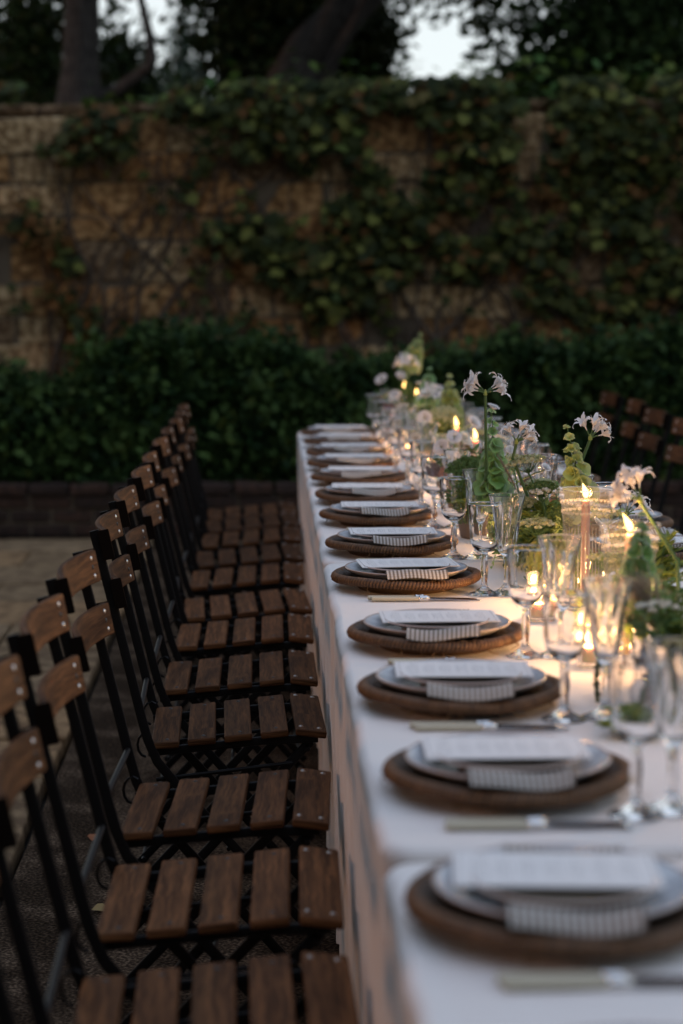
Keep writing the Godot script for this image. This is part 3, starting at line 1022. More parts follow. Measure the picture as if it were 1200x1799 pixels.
func make_chair() -> Node3D:
	var t := thing("bistro_chair", "", "chair", Vector3.ZERO, 0.0, "folding wooden slat bistro chairs round the table")
	var steel: Material = M["black_steel"]
	var dome := MB.new()
	dome.lathe([[0.0, -0.002], [0.0055, -0.002], [0.0055, 0.0], [0.0045, 0.0018], [0.0022, 0.003], [0.0, 0.0034]], 8)
	var bolt := dome.mesh()
	# seat slats
	var xs := [-0.1555, -0.078, -0.0005, 0.077, 0.1545]
	for i in 5:
		var b := MB.new()
		var tip := i == 4
		b.box(Vector3.ZERO, Vector3(0.066 if tip else 0.059, 0.015, 0.385 if tip else 0.365 + 0.004 * i), 0.0028, Basis.IDENTITY, Vector2(0.37 * i, 0.23 * i))
		var s := obj("seat_slat", b.mesh(), M["wood_0"], t, Vector3(xs[i], 0.4425 + 0.095 * xs[i] - (0.006 if tip else 0.0), 0))
		s.rotation.z = -0.13 if tip else [0.05, 0.08, 0.095, 0.10][i]
		for sz in [-1, 1]:
			if tip:
				for dx in [-0.022, 0.017]:
					obj("bolt", bolt, M["bolt_worn"], s, Vector3(dx, 0.0075, sz * 0.165))
			else:
				obj("bolt", bolt, M["bolt_dark"], s, Vector3(0.004, 0.0062, sz * 0.158))
	# back slats, bowed away from the table
	for lvl in 2:
		var b := MB.new()
		var path := PackedVector3Array()
		for i in 15:
			var z := lerpf(-0.194, 0.194, i / 14.0)
			path.append(Vector3(-0.027 * (1.0 - pow(z / 0.194, 2.0)), 0, z))
		b.sweep(rounded(0.063, 0.013, 0.003), path, Vector3(-0.22, 1, 0).normalized(), PackedFloat32Array(), true, 0.31 * lvl + 0.1, 0.4 * lvl + 0.05)
		var s := obj("back_slat", b.mesh(), M["wood_0"], t, [Vector3(-0.268, 0.860, 0), Vector3(-0.2435, 0.757, 0)][lvl])
		var cap := MB.new()
		for sz in [-1, 1]:
			cap = MB.new()
			cap.box(Vector3.ZERO, Vector3(0.024, 0.0635, 0.005), 0.001)
			var c := obj("end_cap", cap.mesh(), M["end_grain"], s, Vector3(-0.006, 0, sz * 0.1955))
			c.rotation.z = 0.216
			for dy in [-0.017, 0.017]:
				var bo := obj("bolt", bolt, M["bolt_steel"], s, Vector3(-0.0012 - 0.22 * dy, dy, sz * 0.168))
				bo.rotation = Vector3(0, 0, -PI / 2.0 + 0.0)
			var hole := obj("bolt", bolt, M["bolt_dark"], s, Vector3(-0.0018, 0.0, sz * 0.166))
			hole.rotation = Vector3(0, 0, -PI / 2.0)
	# side frames: back posts run on as the front legs, the rear legs cross them
	var bar := rounded(0.020, 0.008, 0.0025)
	for sz in [-1, 1]:
		var z: float = sz * 0.180
		var b := MB.new()
		b.sweep(bar, PackedVector3Array([Vector3(-0.300, 0.888, z), Vector3(-0.268, 0.757, z), Vector3(-0.204, 0.485, z), Vector3(-0.192, 0.44, z), Vector3(-0.172, 0.392, z), Vector3(-0.138, 0.350, z), Vector3(0.165, 0.004, z)]), Vector3(1, 0.2, 0).normalized())
		obj("back_post", b.mesh(), steel, t)
		var r := MB.new()
		r.sweep(bar, PackedVector3Array([Vector3(0.155, 0.428, z - sz * 0.024), Vector3(0.10, 0.370, z - sz * 0.024), Vector3(-0.245, 0.004, z - sz * 0.024)]), Vector3(1, -0.9, 0).normalized())
		obj("rear_leg", r.mesh(), steel, t)
		var ra := MB.new()
		ra.sweep(rounded(0.018, 0.008, 0.002), PackedVector3Array([Vector3(-0.192, 0.410, z - sz * 0.014), Vector3(0.05, 0.432, z - sz * 0.014), Vector3(0.170, 0.436, z - sz * 0.014)]), Vector3.UP)
		obj("seat_rail", ra.mesh(), steel, t)
		var ro := MB.new()
		ro.tube(PackedVector3Array([Vector3(-0.175, 0.352, z - sz * 0.007), Vector3(0.115, 0.385, z - sz * 0.007)]), PackedFloat32Array([0.0045, 0.0045]), 6)
		obj("side_rod", ro.mesh(), steel, t)
		var hook := MB.new()
		var arc := PackedVector3Array()
		for i in 8:
			var a := PI * (0.3 + 1.2 * i / 7.0)
			arc.append(Vector3(-0.197 + 0.018 * cos(a), 0.425 + 0.026 * sin(a), z - sz * 0.02))
		hook.tube(arc, PackedFloat32Array([0.003, 0.003, 0.003, 0.003, 0.003, 0.003, 0.003, 0.003]), 5)
		obj("hinge_hook", hook.mesh(), steel, t)
	for q in [[-0.207, 0.50, 0.006], [0.155, 0.016, 0.006], [-0.235, 0.016, 0.006], [0.148, 0.415, 0.005], [-0.022, 0.20, 0.005]]:
		var b := MB.new()
		b.tube(PackedVector3Array([Vector3(q[0], q[1], -0.18), Vector3(q[0], q[1], 0.18)]), PackedFloat32Array([q[2], q[2]]), 7)
		obj("cross_rod", b.mesh(), steel, t)
	return t


func rewood(chair: Node3D, k: int) -> void:
	for c in chair.get_children():
		if String(c.name).begins_with("seat_slat") or String(c.name).begins_with("back_slat"):
			c.material_override = M["wood_%d" % k]


func chairs() -> void:
	rng.seed = 61
	var proto := make_chair()
	var zs := [2.04, 2.58, 3.125, 3.68, 4.40, 4.96, 5.54, 6.02, 6.62, 7.12, 7.64, 8.1, 8.52]
	for i in zs.size():
		var label := "%s wooden slat chair in the row at the plates with ivory knives" % ORD[i]
		var at := Vector3(-0.066 + rr(-0.007, 0.003) - (0.008 if i < 4 else 0.0), 0, -zs[i])
		var c := proto
		if i == 0:
			proto.position = at
			proto.set_meta("label", label)
		else:
			c = copy_of(proto, label, at, rr(-0.045, 0.045))
		rewood(c, [0, 0, 2, 3, 1, 3, 2, 2, 0, 1, 3, 1, 3][i])
	var far := [[7.5, 1.30], [8.14, 1.30], [8.82, 1.34], [9.42, 1.33]]
	for i in 4:
		var c := copy_of(proto, "%s wooden slat chair across the table, in front of the bright green shrub" % ORD[i], Vector3(far[i][1], 0, -far[i][0]), PI + rr(-0.05, 0.05))
		rewood(c, [3, 1, 3, 1][i])


# ------------------------------------------------------------------ place settings
func make_charger() -> Node3D:
	var t := thing("charger_plate", "", "charger plate", Vector3.ZERO, 0.0, "woven rattan chargers")
	rng.seed = 71
	var nz := noise(72, 1.0, 3)
	var b := MB.new()
	var rows := []
	var seg := 168
	for side in 2:
		for i in 30:
			var k := i / 29.0
			var r := 0.004 + 0.147 * (k if side == 0 else 1.0 - k)
			var row := PackedInt32Array()
			for s in seg:
				var a := TAU * s / seg
				var y := 0.013 + 0.018 * pow(r / 0.148, 3.0)
				if side == 0:
					y += 0.0022 * absf(sin(r * PI / 0.0082)) + 0.0016 * sin(s * PI / 2.0 + 1.7 * floor(r / 0.0082)) + 0.0012 * nz.get_noise_2d(r * 240.0, a * 40.0)
				else:
					y -= 0.008 + 0.0015 * sin(s * PI / 2.0)
				var sh := 0.65 + 0.7 * rng.randf()
				b.col = Color(0.055 * sh, 0.030 * sh, 0.016 * sh)
				row.append(b.p(Vector3(cos(a) * r, y, sin(a) * r)))
			rows.append(row)
	b.grid(rows, true)
	obj("woven_disc", b.mesh(), M["rattan"], t)
	# the plaited rim
	var m := MB.new()
	var rr_ := []
	for s in 660:
		var a := TAU * s / 660.0
		var row := PackedInt32Array()
		for k in 10:
			var f := TAU * k / 10.0
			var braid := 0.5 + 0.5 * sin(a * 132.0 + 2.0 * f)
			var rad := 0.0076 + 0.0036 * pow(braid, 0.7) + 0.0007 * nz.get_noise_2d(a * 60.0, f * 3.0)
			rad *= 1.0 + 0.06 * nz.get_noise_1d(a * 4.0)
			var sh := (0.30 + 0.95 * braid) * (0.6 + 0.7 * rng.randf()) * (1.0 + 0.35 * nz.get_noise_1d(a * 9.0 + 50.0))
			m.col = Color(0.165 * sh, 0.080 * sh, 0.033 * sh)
			row.append(m.p(Vector3(cos(a) * (0.152 + cos(f) * rad), 0.0262 + 0.002 * sin(a * 3.0 + 1.0) + sin(f) * rad * 0.92, sin(a) * (0.152 + cos(f) * rad))))
		rr_.append(row)
	rr_.append(rr_[0])
	m.grid(rr_, true)
	obj("plaited_rim", m.mesh(), M["rattan"], t)
	var f := MB.new()
	f.col = Color(0.10, 0.055, 0.028)
	f.lathe([[0.094, 0.0], [0.103, 0.0], [0.118, 0.016], [0.108, 0.016], [0.094, 0.0]], 72, Vector3.ZERO, 36)
	obj("foot_ring", f.mesh(), M["rattan"], t)
	# a few loose straw ends under the rim
	var w := MB.new()
	for i in 16:
		var a := rr(0, TAU)
		w.col = Color(0.30, 0.17, 0.07) * rr(0.5, 1.0)
		var p0 := Vector3(cos(a) * 0.15, 0.018, sin(a) * 0.15)
		w.tube(PackedVector3Array([p0, p0 + Vector3(rr(-0.012, 0.012), -0.006, rr(-0.012, 0.012)), p0 + Vector3(rr(-0.024, 0.024), rr(-0.014, -0.004), rr(-0.02, 0.02))]), PackedFloat32Array([0.0012, 0.001, 0.0004]), 4)
	obj("loose_straw", w.mesh(), M["rattan"], t).set_meta("kind", "stuff")
	return t


func make_dinner_plate() -> Node3D:
	var t := thing("dinner_plate", "", "plate", Vector3.ZERO, 0.0, "blue grey glazed dinner plates")
	var b := MB.new()
	b.lathe([[0.0, 0.0], [0.07, 0.0], [0.072, 0.002], [0.105, 0.008], [0.128, 0.0185], [0.1318, 0.0222], [0.1318, 0.0222], [0.1325, 0.0236], [0.1316, 0.0248], [0.1298, 0.0245], [0.1298, 0.0245], [0.124, 0.0215], [0.102, 0.0120], [0.088, 0.0075], [0.05, 0.0065], [0.0, 0.0065]], 96)
	obj("plate_body", b.mesh(), M["blue_glaze"], t)
	var r := MB.new()
	r.lathe([[0.1318, 0.0222], [0.1329, 0.0236], [0.1319, 0.0253], [0.1296, 0.0250], [0.1290, 0.0240], [0.1318, 0.0222]], 96)
	obj("rim_edge", r.mesh(), M["glaze_edge"], t)
	return t


func make_side_plate() -> Node3D:
	var t := thing("starter_plate", "", "plate", Vector3.ZERO, 0.0, "small olive starter plates")
	var b := MB.new()
	b.lathe([[0.0, 0.0], [0.05, 0.0], [0.052, 0.002], [0.08, 0.008], [0.0945, 0.0165], [0.0945, 0.0165], [0.0925, 0.0192], [0.078, 0.0125], [0.055, 0.0075], [0.0, 0.0065]], 80)
	obj("plate_body", b.mesh(), M["olive_glaze"], t).scale.y = 0.72
	var r := MB.new()
	r.lathe([[0.0945, 0.0163], [0.0962, 0.0180], [0.0955, 0.0200], [0.0932, 0.0202], [0.0924, 0.0190], [0.0945, 0.0163]], 80)
	obj("rim_edge", r.mesh(), M["glaze_edge"], t).scale.y = 0.72
	return t


func napkin_mesh(s: int, lift: float) -> ArrayMesh:  # a folded strip across the plate; the near end hangs over the rim
	var g := RandomNumberGenerator.new()
	g.seed = s
	var ph := g.randf() * TAU
	var b := MB.new()
	var rows := []
	var profile := [[-0.108, 0.041 + lift * 0.3], [-0.106, 0.0412 + lift * 0.3], [-0.103, 0.0412 + lift * 0.2], [-0.101, 0.041], [-0.10, 0.041], [-0.05, 0.0355], [0.0, 0.035], [0.05, 0.0355], [0.095, 0.040], [0.118, 0.047], [0.131, 0.0535], [0.138, 0.0535], [0.146, 0.047], [0.153, 0.0395]]
	for lay in 2:
		for i in profile.size():
			var q: Array = profile[i if lay == 0 else profile.size() - 1 - i]
			var row := PackedInt32Array()
			for k in 25:
				var u := k / 24.0
				var x := (u - 0.5) * 0.128
				var edge: float = smoothstep(0.07, 0.14, absf(q[0]))
				var y: float = q[1] + edge * (0.0035 * sin(u * 5.2 + ph) + 0.0045 * pow(absf(u - 0.45) * 2.0, 3.0) * (1.0 if g.seed % 2 == 0 else 0.4))
				y += 0.0036 if lay == 0 else 0.0
				row.append(b.p(Vector3(x + 0.002 * sin(q[0] * 40.0 + ph), y, q[0] + edge * 0.004 * sin(u * 4.0 + ph * 2.0)), Vector2(u, (q[0] + 0.15) * 3.0)))
			rows.append(row)
	rows.append(rows[0])
	b.grid(rows)
	return b.mesh()


func make_card() -> Node3D:
	var t := thing("menu_card", "", "menu card", Vector3.ZERO, 0.0, "printed menu cards")
	var b := MB.new()
	b.box(Vector3(0, -0.0008, 0), Vector3(0.212, 0.0012, 0.118), 0.0003)
	obj("card", b.mesh(), M["paper"], t)
	var f := MB.new()
	var rows := []
	for k in 2:
		rows.append(PackedInt32Array([f.p(Vector3(-0.1055, 0.0002, (k - 0.5) * 0.117), Vector2(0, k)), f.p(Vector3(0.1055, 0.0002, (k - 0.5) * 0.117), Vector2(1, k))]))
	f.grid(rows)
	obj("print", f.mesh(false), M["menu_print"], t)
	return t


func make_knife() -> Node3D:
	var t := thing("table_knife", "", "knife", Vector3.ZERO, 0.0, "ivory handled knives")
	var h := MB.new()
	h.sweep(rounded(0.0135, 0.009, 0.003), PackedVector3Array([Vector3(-0.11, 0.0055, 0), Vector3(-0.108, 0.0055, 0), Vector3(-0.02, 0.0055, 0), Vector3(-0.012, 0.0055, 0)]), Vector3.BACK, PackedFloat32Array([0.8, 1.0, 0.92, 0.88]))
	obj("handle", h.mesh(), M["ivory"], t)
	var f := MB.new()
	f.lathe([[0.0, 0.0], [0.0058, 0.0], [0.0068, 0.003], [0.0052, 0.006], [0.0056, 0.012], [0.0070, 0.0155], [0.0050, 0.018], [0.0045, 0.022], [0.0, 0.022]], 12, Vector3(-0.012, 0.0058, 0), 0, Basis(Vector3.BACK, -PI / 2.0))
	obj("ferrule", f.mesh(), M["silver"], t)
	var bl := MB.new()
	bl.sweep(rounded(0.015, 0.0016, 0.0004), PackedVector3Array([Vector3(0.008, 0.0052, 0), Vector3(0.02, 0.004, 0), Vector3(0.07, 0.0028, 0.0005), Vector3(0.10, 0.002, 0.001), Vector3(0.112, 0.0016, 0.001), Vector3(0.117, 0.0014, 0.001)]), Vector3.BACK, PackedFloat32Array([0.5, 0.85, 1.0, 1.1, 0.9, 0.35]))
	obj("blade", bl.mesh(), M["steel_blade"], t)
	return t


func make_goblet() -> Node3D:
	var t := thing("wine_goblet", "", "wine glass", Vector3.ZERO, 0.0, "plain goblets with dark metal rims")
	var b := MB.new()
	b.lathe([[0.0, 0.0012], [0.028, 0.0002], [0.0335, 0.0008], [0.0338, 0.0020], [0.029, 0.0042], [0.018, 0.0090, 0.02], [0.0105, 0.0145, 0.05], [0.0066, 0.021, 0.07], [0.0055, 0.028, 0.07], [0.0068, 0.045, 0.07], [0.0078, 0.056, 0.07], [0.0066, 0.070, 0.07], [0.0052, 0.080, 0.06], [0.0066, 0.083], [0.0072, 0.0855], [0.0058, 0.088], [0.0085, 0.0905], [0.0165, 0.0945], [0.0245, 0.1015], [0.0290, 0.1105], [0.0310, 0.122], [0.0320, 0.140], [0.0332, 0.165], [0.0352, 0.192], [0.0354, 0.1932], [0.0345, 0.1932], [0.0340, 0.192], [0.0320, 0.165], [0.0308, 0.140], [0.0297, 0.122], [0.0275, 0.111], [0.0225, 0.1035], [0.0140, 0.0985], [0.006, 0.0968], [0.0, 0.0965]], 36, Vector3.ZERO, 6)
	obj("glass_body", b.mesh(), M["glass"], t)
	var r := MB.new()
	r.lathe([[0.0356, 0.1915], [0.0359, 0.1940], [0.0341, 0.1942], [0.0340, 0.1925], [0.0356, 0.1915]], 40)
	obj("rim_band", r.mesh(), M["steel_blade"], t)
	return t


func make_cut_glass() -> Node3D:
	var t := thing("cut_glass_goblet", "", "wine glass", Vector3.ZERO, 0.0, "flared cut crystal goblets")
	var b := MB.new()
	b.lathe([[0.0, 0.0012], [0.030, 0.0002], [0.0362, 0.0008, 0.01], [0.0365, 0.0026, 0.01], [0.026, 0.0062, 0.03], [0.0130, 0.0135, 0.05], [0.0068, 0.024, 0.07], [0.0055, 0.034, 0.07], [0.0052, 0.060, 0.07], [0.0062, 0.074, 0.05], [0.0090, 0.078], [0.0070, 0.082], [0.0125, 0.0865, 0.04], [0.0175, 0.094, 0.05], [0.0205, 0.106, 0.055], [0.0228, 0.122, 0.055], [0.0250, 0.140, 0.06], [0.0278, 0.160, 0.05], [0.0318, 0.182, 0.045], [0.0352, 0.196, 0.01], [0.0388, 0.2105], [0.0390, 0.2118], [0.0380, 0.2118], [0.0374, 0.2105], [0.0336, 0.196], [0.0298, 0.180], [0.0256, 0.160], [0.0226, 0.140], [0.0204, 0.122], [0.0180, 0.106], [0.0140, 0.0965], [0.006, 0.0925], [0.0, 0.092]], 60, Vector3.ZERO, 10, Basis.IDENTITY, 46.0)
	obj("glass_body", b.mesh(), M["glass"], t)
	return t


func settings() -> void:
	rng.seed = 81
	var charger := make_charger()
	var plate := make_dinner_plate()
	var small := make_side_plate()
	var card := make_card()
	var knife := make_knife()
	var goblet := make_goblet()
	var cut := make_cut_glass()
	var naps := []
	for i in 5:
		naps.append(napkin_mesh(90 + i, [0.004, 0.012, 0.020, 0.0, 0.015][i]))
	var zs := [1.45, 2.0, 2.55, 3.10, 3.60, 4.30, 4.88, 5.48, 6.0, 6.57, 7.07, 7.55, 8.08, 8.53]
	var opposite := [4.72, 5.30, 5.88, 6.45, 7.05, 7.55, 8.05, 8.5]
	for side in 2:
		var list: Array = zs if side == 0 else opposite
		var jit := RandomNumberGenerator.new()
		jit.seed = 33
		var where := "along the chair row" if side == 0 else "on the far side beyond the flowers"
		for i in list.size():
			var z: float = list[i]
			var x: float = 0.302 + rr(-0.006, 0.006) if side == 0 else 0.905 + rr(-0.01, 0.01)
			z += jit.randf_range(-0.012, 0.012)
			var turn := jit.randf_range(-0.10, 0.10) + (0.0 if side == 0 else PI)
			var put := [[charger, 0.0, "woven rattan charger with a plaited rim", 0.0], [plate, 0.0215, "blue grey pink edged dinner plate", 0.0], [small, 0.0362, "small olive starter plate under its menu", 0.0], [card, 0.0508, "white printed menu card", 0.022]]
			for q in put:
				var label := "%s, %s %s" % [q[2], ORD[i], where]
				var at := T(x + (rr(-0.006, 0.012) if q[0] == card else 0.0), q[1], z + q[3] * (1.0 if side == 0 else -1.0))
				var o: Node3D = q[0]
				if side == 0 and i == 0:
					o.position = at
					o.set_meta("label", label)
				else:
					o = copy_of(o, label, at, turn + (rr(0, TAU) if q[0] == charger else 0.0) + (rr(-0.07, 0.07) if q[0] == card else 0.0))
				if q[0] == card:
					o.rotation.x = 0.012
			var k: int = [2, 2, 0, 3, 1, 4, 3, 0, 2, 1, 0, 2, 4, 3][i]
			var n := obj("napkin", naps[k], M["napkin"], self, T(x + 0.004, -0.0022, z))
			n.rotation.y = turn
			tag(n, "taupe and white striped napkin, %s %s" % [ORD[i], where], "napkin", "striped napkins")
			if side == 0 and i > 0:
				for j in 2:
					var label := "%s ivory handled knife beside the %s rattan charger by the chairs" % [["inner", "outer"][j], ORD[i]]
					var at := T(0.318 + 0.004 * j + rr(-0.004, 0.004), 0.0, z - 0.178 - 0.0155 * j)
					if i == 1 and j == 0:
						knife.position = at
						knife.set_meta("label", label)
					else:
						copy_of(knife, label, at, rr(-0.015, 0.015))
			if (side == 0 and i < 2) or (side == 1 and i > 5):
				continue
			var gx: float = 0.447 if side == 0 else 0.775
			var cx2: float = 0.505 if side == 0 else 0.715
			for j in 2:
				var src: Node3D = [goblet, cut][j]
				var label := "%s, %s %s" % [["plain goblet with a thin dark rim", "flared cut crystal goblet"][j], ORD[i], where]
				var at := T((gx if j == 0 else cx2) + rr(-0.008, 0.008), 0.0, z - 0.125 + rr(-0.012, 0.012) + 0.02 * j)
				if side == 0 and i == 2:
					src.position = at
					src.set_meta("label", label)
				else:
					copy_of(src, label, at, rr(0, TAU))


# ------------------------------------------------------------------ candles
func flame_mesh(h: float, lean: float) -> ArrayMesh:
	var b := MB.new()
	var rows := []
	for i in 12:
		var k := i / 11.0
		var r := h * 0.20 * pow(sin(PI * pow(k, 0.62)), 0.9) + 0.0002
		var row := PackedInt32Array()
		for s in 12:
			var a := TAU * s / 12.0
			row.append(b.p(Vector3(cos(a) * r + lean * h * k * k, h * k, sin(a) * r)))
		rows.append(row)
	b.grid(rows, true)
	return b.mesh()


func light_at(parent: Node3D, at: Vector3, energy: float) -> void:
	var l := OmniLight3D.new()
	l.name = "candle_light"
	l.light_color = lin(1.0, 0.51, 0.19)
	l.light_energy = energy
	l.light_size = 0.006
	l.omni_range = 12.0
	l.omni_attenuation = 2.0
	l.shadow_enabled = true
	parent.add_child(l, true)
	l.position = at


func taper(x: float, z: float, top: float, wax: String, label: String, lean: float) -> void:
	var t := thing("taper_candle", label, "candle", T(x, 0, z), 0.0, "burning taper candles")
	var foot := MB.new()
	foot.lathe([[0.0, 0.0], [0.030, 0.0], [0.031, 0.003], [0.022, 0.007], [0.010, 0.012], [0.008, 0.022], [0.0135, 0.026], [0.0145, 0.040], [0.0122, 0.040], [0.0118, 0.030], [0.0, 0.030]], 28)
	obj("holder", foot.mesh(), M["brass"], t)
	var w := MB.new()
	w.lathe([[0.0, 0.0], [0.0098, 0.0], [0.0095, 0.05], [0.0088, top - 0.045], [0.0078, top - 0.036], [0.0062, top - 0.0315], [0.0, top - 0.033]], 24, Vector3(0, 0.031, 0))
	obj("wax", w.mesh(), M[wax], t)
	var k := MB.new()
	k.tube(PackedVector3Array([Vector3(0, top - 0.003, 0), Vector3(0.0005, top + 0.004, 0), Vector3(0.002, top + 0.009, 0)]), PackedFloat32Array([0.0009, 0.0009, 0.0006]), 5)
	obj("wick", k.mesh(), M["wick"], t)
	obj("flame", flame_mesh(0.026 + 0.012 * absf(sin(z * 37.0)), lean), M["flame"], t, Vector3(0, top + 0.003, 0))
	light_at(t, Vector3(lean * 0.008, top + 0.018, 0), 0.0125)


func hurricane(x: float, z: float, h: float, label: String) -> void:
	var t := thing("hurricane_glass", label, "glass vase", T(x, 0, z), 0.0, "etched hurricane glasses round the tapers")
	var b := MB.new()
	b.lathe([[0.036, 0.001], [0.044, 0.003], [0.0455, 0.02], [0.0450, h * 0.3], [0.0440, h * 0.55], [0.0455, h * 0.72], [0.0490, h * 0.86], [0.0545, h]], 64)
	obj("glass_wall", b.mesh(false), M["pane"], t)
	var base := MB.new()
	base.lathe([[0.034, 0.0], [0.0455, 0.0], [0.0470, 0.003], [0.0462, 0.008], [0.0440, 0.008], [0.036, 0.0015], [0.034, 0.0]], 48)
	obj("glass_foot", base.mesh(), M["glass"], t)
	var r := MB.new()
	r.lathe([[0.0540, h - 0.0006], [0.0553, h], [0.0548, h + 0.0012], [0.0536, h + 0.0006], [0.0540, h - 0.0006]], 64)
	obj("rim_band", r.mesh(), M["glass"], t)
	# the etched herringbone of leaves under the rim, and ribs below it
	var e := MB.new()
	for row in 2:
		for i in 30:
			for s in [-1.0, 1.0]:
				var a := TAU * (i + 0.25 * row) / 30.0
				var y0 := h * (0.80 + 0.075 * row)
				var rad := 0.0484 + 0.024 * (0.80 + 0.075 * row - 0.80)
				var a1: float = a + 0.085 * s
				var p0 := Vector3(cos(a) * rad, y0, sin(a) * rad)
				var p1 := Vector3(cos(a1) * (rad + 0.0010), y0 + 0.0075, sin(a1) * (rad + 0.0010))
				var mid := (p0 + p1) / 2.0
				var n := Vector3(mid.x, 0, mid.z).normalized()
				var side := (p1 - p0).cross(n).normalized() * 0.0021
				mid += n * 0.0006
				var q := [e.p(p0 + n * 0.0004), e.p(mid + side), e.p(p1 + n * 0.0004), e.p(mid - side)]
				e.quad(q[0], q[1], q[2], q[3])
	for i in 40:
		var a := TAU * i / 40.0
		var n := Vector3(cos(a), 0, sin(a))
		var tg := Vector3(-n.z, 0, n.x) * 0.0008
		var lo := n * 0.0460 + Vector3(0, 0.012, 0)
		var hi := n * 0.0462 + Vector3(0, h * 0.66, 0)
		var q := [e.p(lo - tg), e.p(hi - tg), e.p(hi + tg), e.p(lo + tg)]
		e.quad(q[0], q[1], q[2], q[3])
	obj("etched_band", e.mesh(false), M["etched_glass"], t)


func votive(x: float, z: float, label: String, s: int) -> void:
	var t := thing("votive_candle", label, "candle", T(x, 0, z), 0.0, "votive candles in ribbed glass cups")
	var low := MB.new()
	low.lathe([[0.0, 0.0], [0.0185, 0.0, 0.02], [0.0205, 0.002, 0.05], [0.0212, 0.013, 0.06], [0.0216, 0.026, 0.04], [0.0205, 0.0275], [0.0188, 0.0275], [0.0182, 0.012], [0.0165, 0.009], [0.0, 0.009]], 80, Vector3.ZERO, 20)
	obj("ribbed_base", low.mesh(), M["glass"], t)
	var up := MB.new()
	up.lathe([[0.0198, 0.0275], [0.0205, 0.04], [0.0222, 0.060]], 48)
	obj("glass_wall", up.mesh(false), M["pane"], t)
	var rim := MB.new()
	rim.lathe([[0.0217, 0.0594], [0.0227, 0.0600], [0.0222, 0.0610], [0.0213, 0.0602], [0.0217, 0.0594]], 48)
	obj("rim_band", rim.mesh(), M["glass"], t)
	var w := MB.new()
	w.lathe([[0.0, 0.0095], [0.0160, 0.0095], [0.0175, 0.013], [0.0180, 0.034], [0.0172, 0.036], [0.0, 0.035]], 28)
	obj("wax", w.mesh(), M["wax_cream"], t)
	var k := MB.new()
	k.tube(PackedVector3Array([Vector3(0, 0.034, 0), Vector3(0.001, 0.042, 0)]), PackedFloat32Array([0.0009, 0.0007]), 5)
	obj("wick", k.mesh(), M["wick"], t)
	obj("flame", flame_mesh(0.024, 0.12 if s % 2 else -0.1), M["flame"], t, Vector3(0, 0.037, 0))
	light_at(t, Vector3(0, 0.047, 0), 0.027)


func candles() -> void:
	taper(0.634, 3.50, 0.215, "wax_cream", "lit cream taper in the nearer etched hurricane glass, flame blown sideways", -0.42)
	taper(0.635, 4.00, 0.222, "wax_pink", "lit dusty pink taper in the etched hurricane glass below the pale green bell spire", -0.25)
	taper(0.612, 5.93, 0.194, "wax_cream", "lit taper just past the tall white spider lily", -0.18)
	taper(0.614, 6.56, 0.186, "wax_cream", "lit taper with a long leaning flame, third from the far end of the table", -0.16)
	taper(0.606, 8.20, 0.190, "wax_cream", "lit taper, second from the far end of the table", -0.1)
	taper(0.589, 8.70, 0.196, "wax_cream", "lit taper at the very far end of the table", 0.0)
	taper(0.640, 2.62, 0.205, "wax_cream", "lit taper at the near end of the flowers, mirrored in the nearest goblets", -0.1)
	hurricane(0.634, 3.50, 0.232, "etched hurricane glass with the sideways blown flame")
	hurricane(0.635, 4.00, 0.243, "etched hurricane glass round the dusty pink taper")
	votive(0.521, 3.86, "votive in a ribbed cup beside the fifth charger, apart from the others", 1)
	votive(0.548, 3.39, "votive in a ribbed cup below the hanging amaranth", 2)
	votive(0.592, 3.60, "votive in a ribbed cup between the two hurricane glasses, nearer the cloth middle", 3)
	votive(0.552, 4.09, "votive in a ribbed cup in front of the yellow green hydrangea", 4)
	votive(0.606, 4.93, "votive in a ribbed cup seen through the sharp cut crystal goblet", 5)
	votive(0.560, 6.25, "votive in a ribbed cup among the white blooms in the middle of the table", 6)
	votive(0.655, 3.30, "votive in a ribbed cup tucked behind the amaranth, at the foot of the pot", 8)
	votive(0.575, 5.38, "votive in a ribbed cup below the middle white blooms, by the clear bud vase", 9)
	votive(0.640, 4.72, "votive in a ribbed cup hidden among the leaves between the two bell spires", 10)
	votive(0.530, 6.86, "votive in a ribbed cup before the single white bloom with the dark heart", 11)
	votive(0.545, 8.05, "votive in a ribbed cup by the two farthest tapers", 12)
	votive(0.680, 5.60, "votive in a ribbed cup across the cloth from the middle white blooms", 13)
	votive(0.520, 7.50, "votive in a ribbed cup near the far end of the flowers", 7)


# ------------------------------------------------------------------ flowers
func pot(x: float, z: float, r: float, h: float, label: String) -> void:
	var t := thing("flower_pot", label, "pot", T(x, 0, z), 0.0, "taupe pots down the middle of the table")
	var b := MB.new()
	b.lathe([[0.0, 0.0], [r * 0.72, 0.0], [r * 0.75, 0.004], [r * 0.98, h * 0.95], [r, h], [r * 0.95, h], [r * 0.90, h * 0.86], [0.0, h * 0.84]], 40)
	obj("pot_body", b.mesh(), M["taupe_pot"], t)


func stem_part(parent: Node3D, pts: PackedVector3Array, r0: float, r1: float, m := "stem_green") -> void:
	var b := MB.new()
	b.tube(pts, radii(pts.size(), r0, r1), 7)
	obj("stem", b.mesh(), M[m], parent)


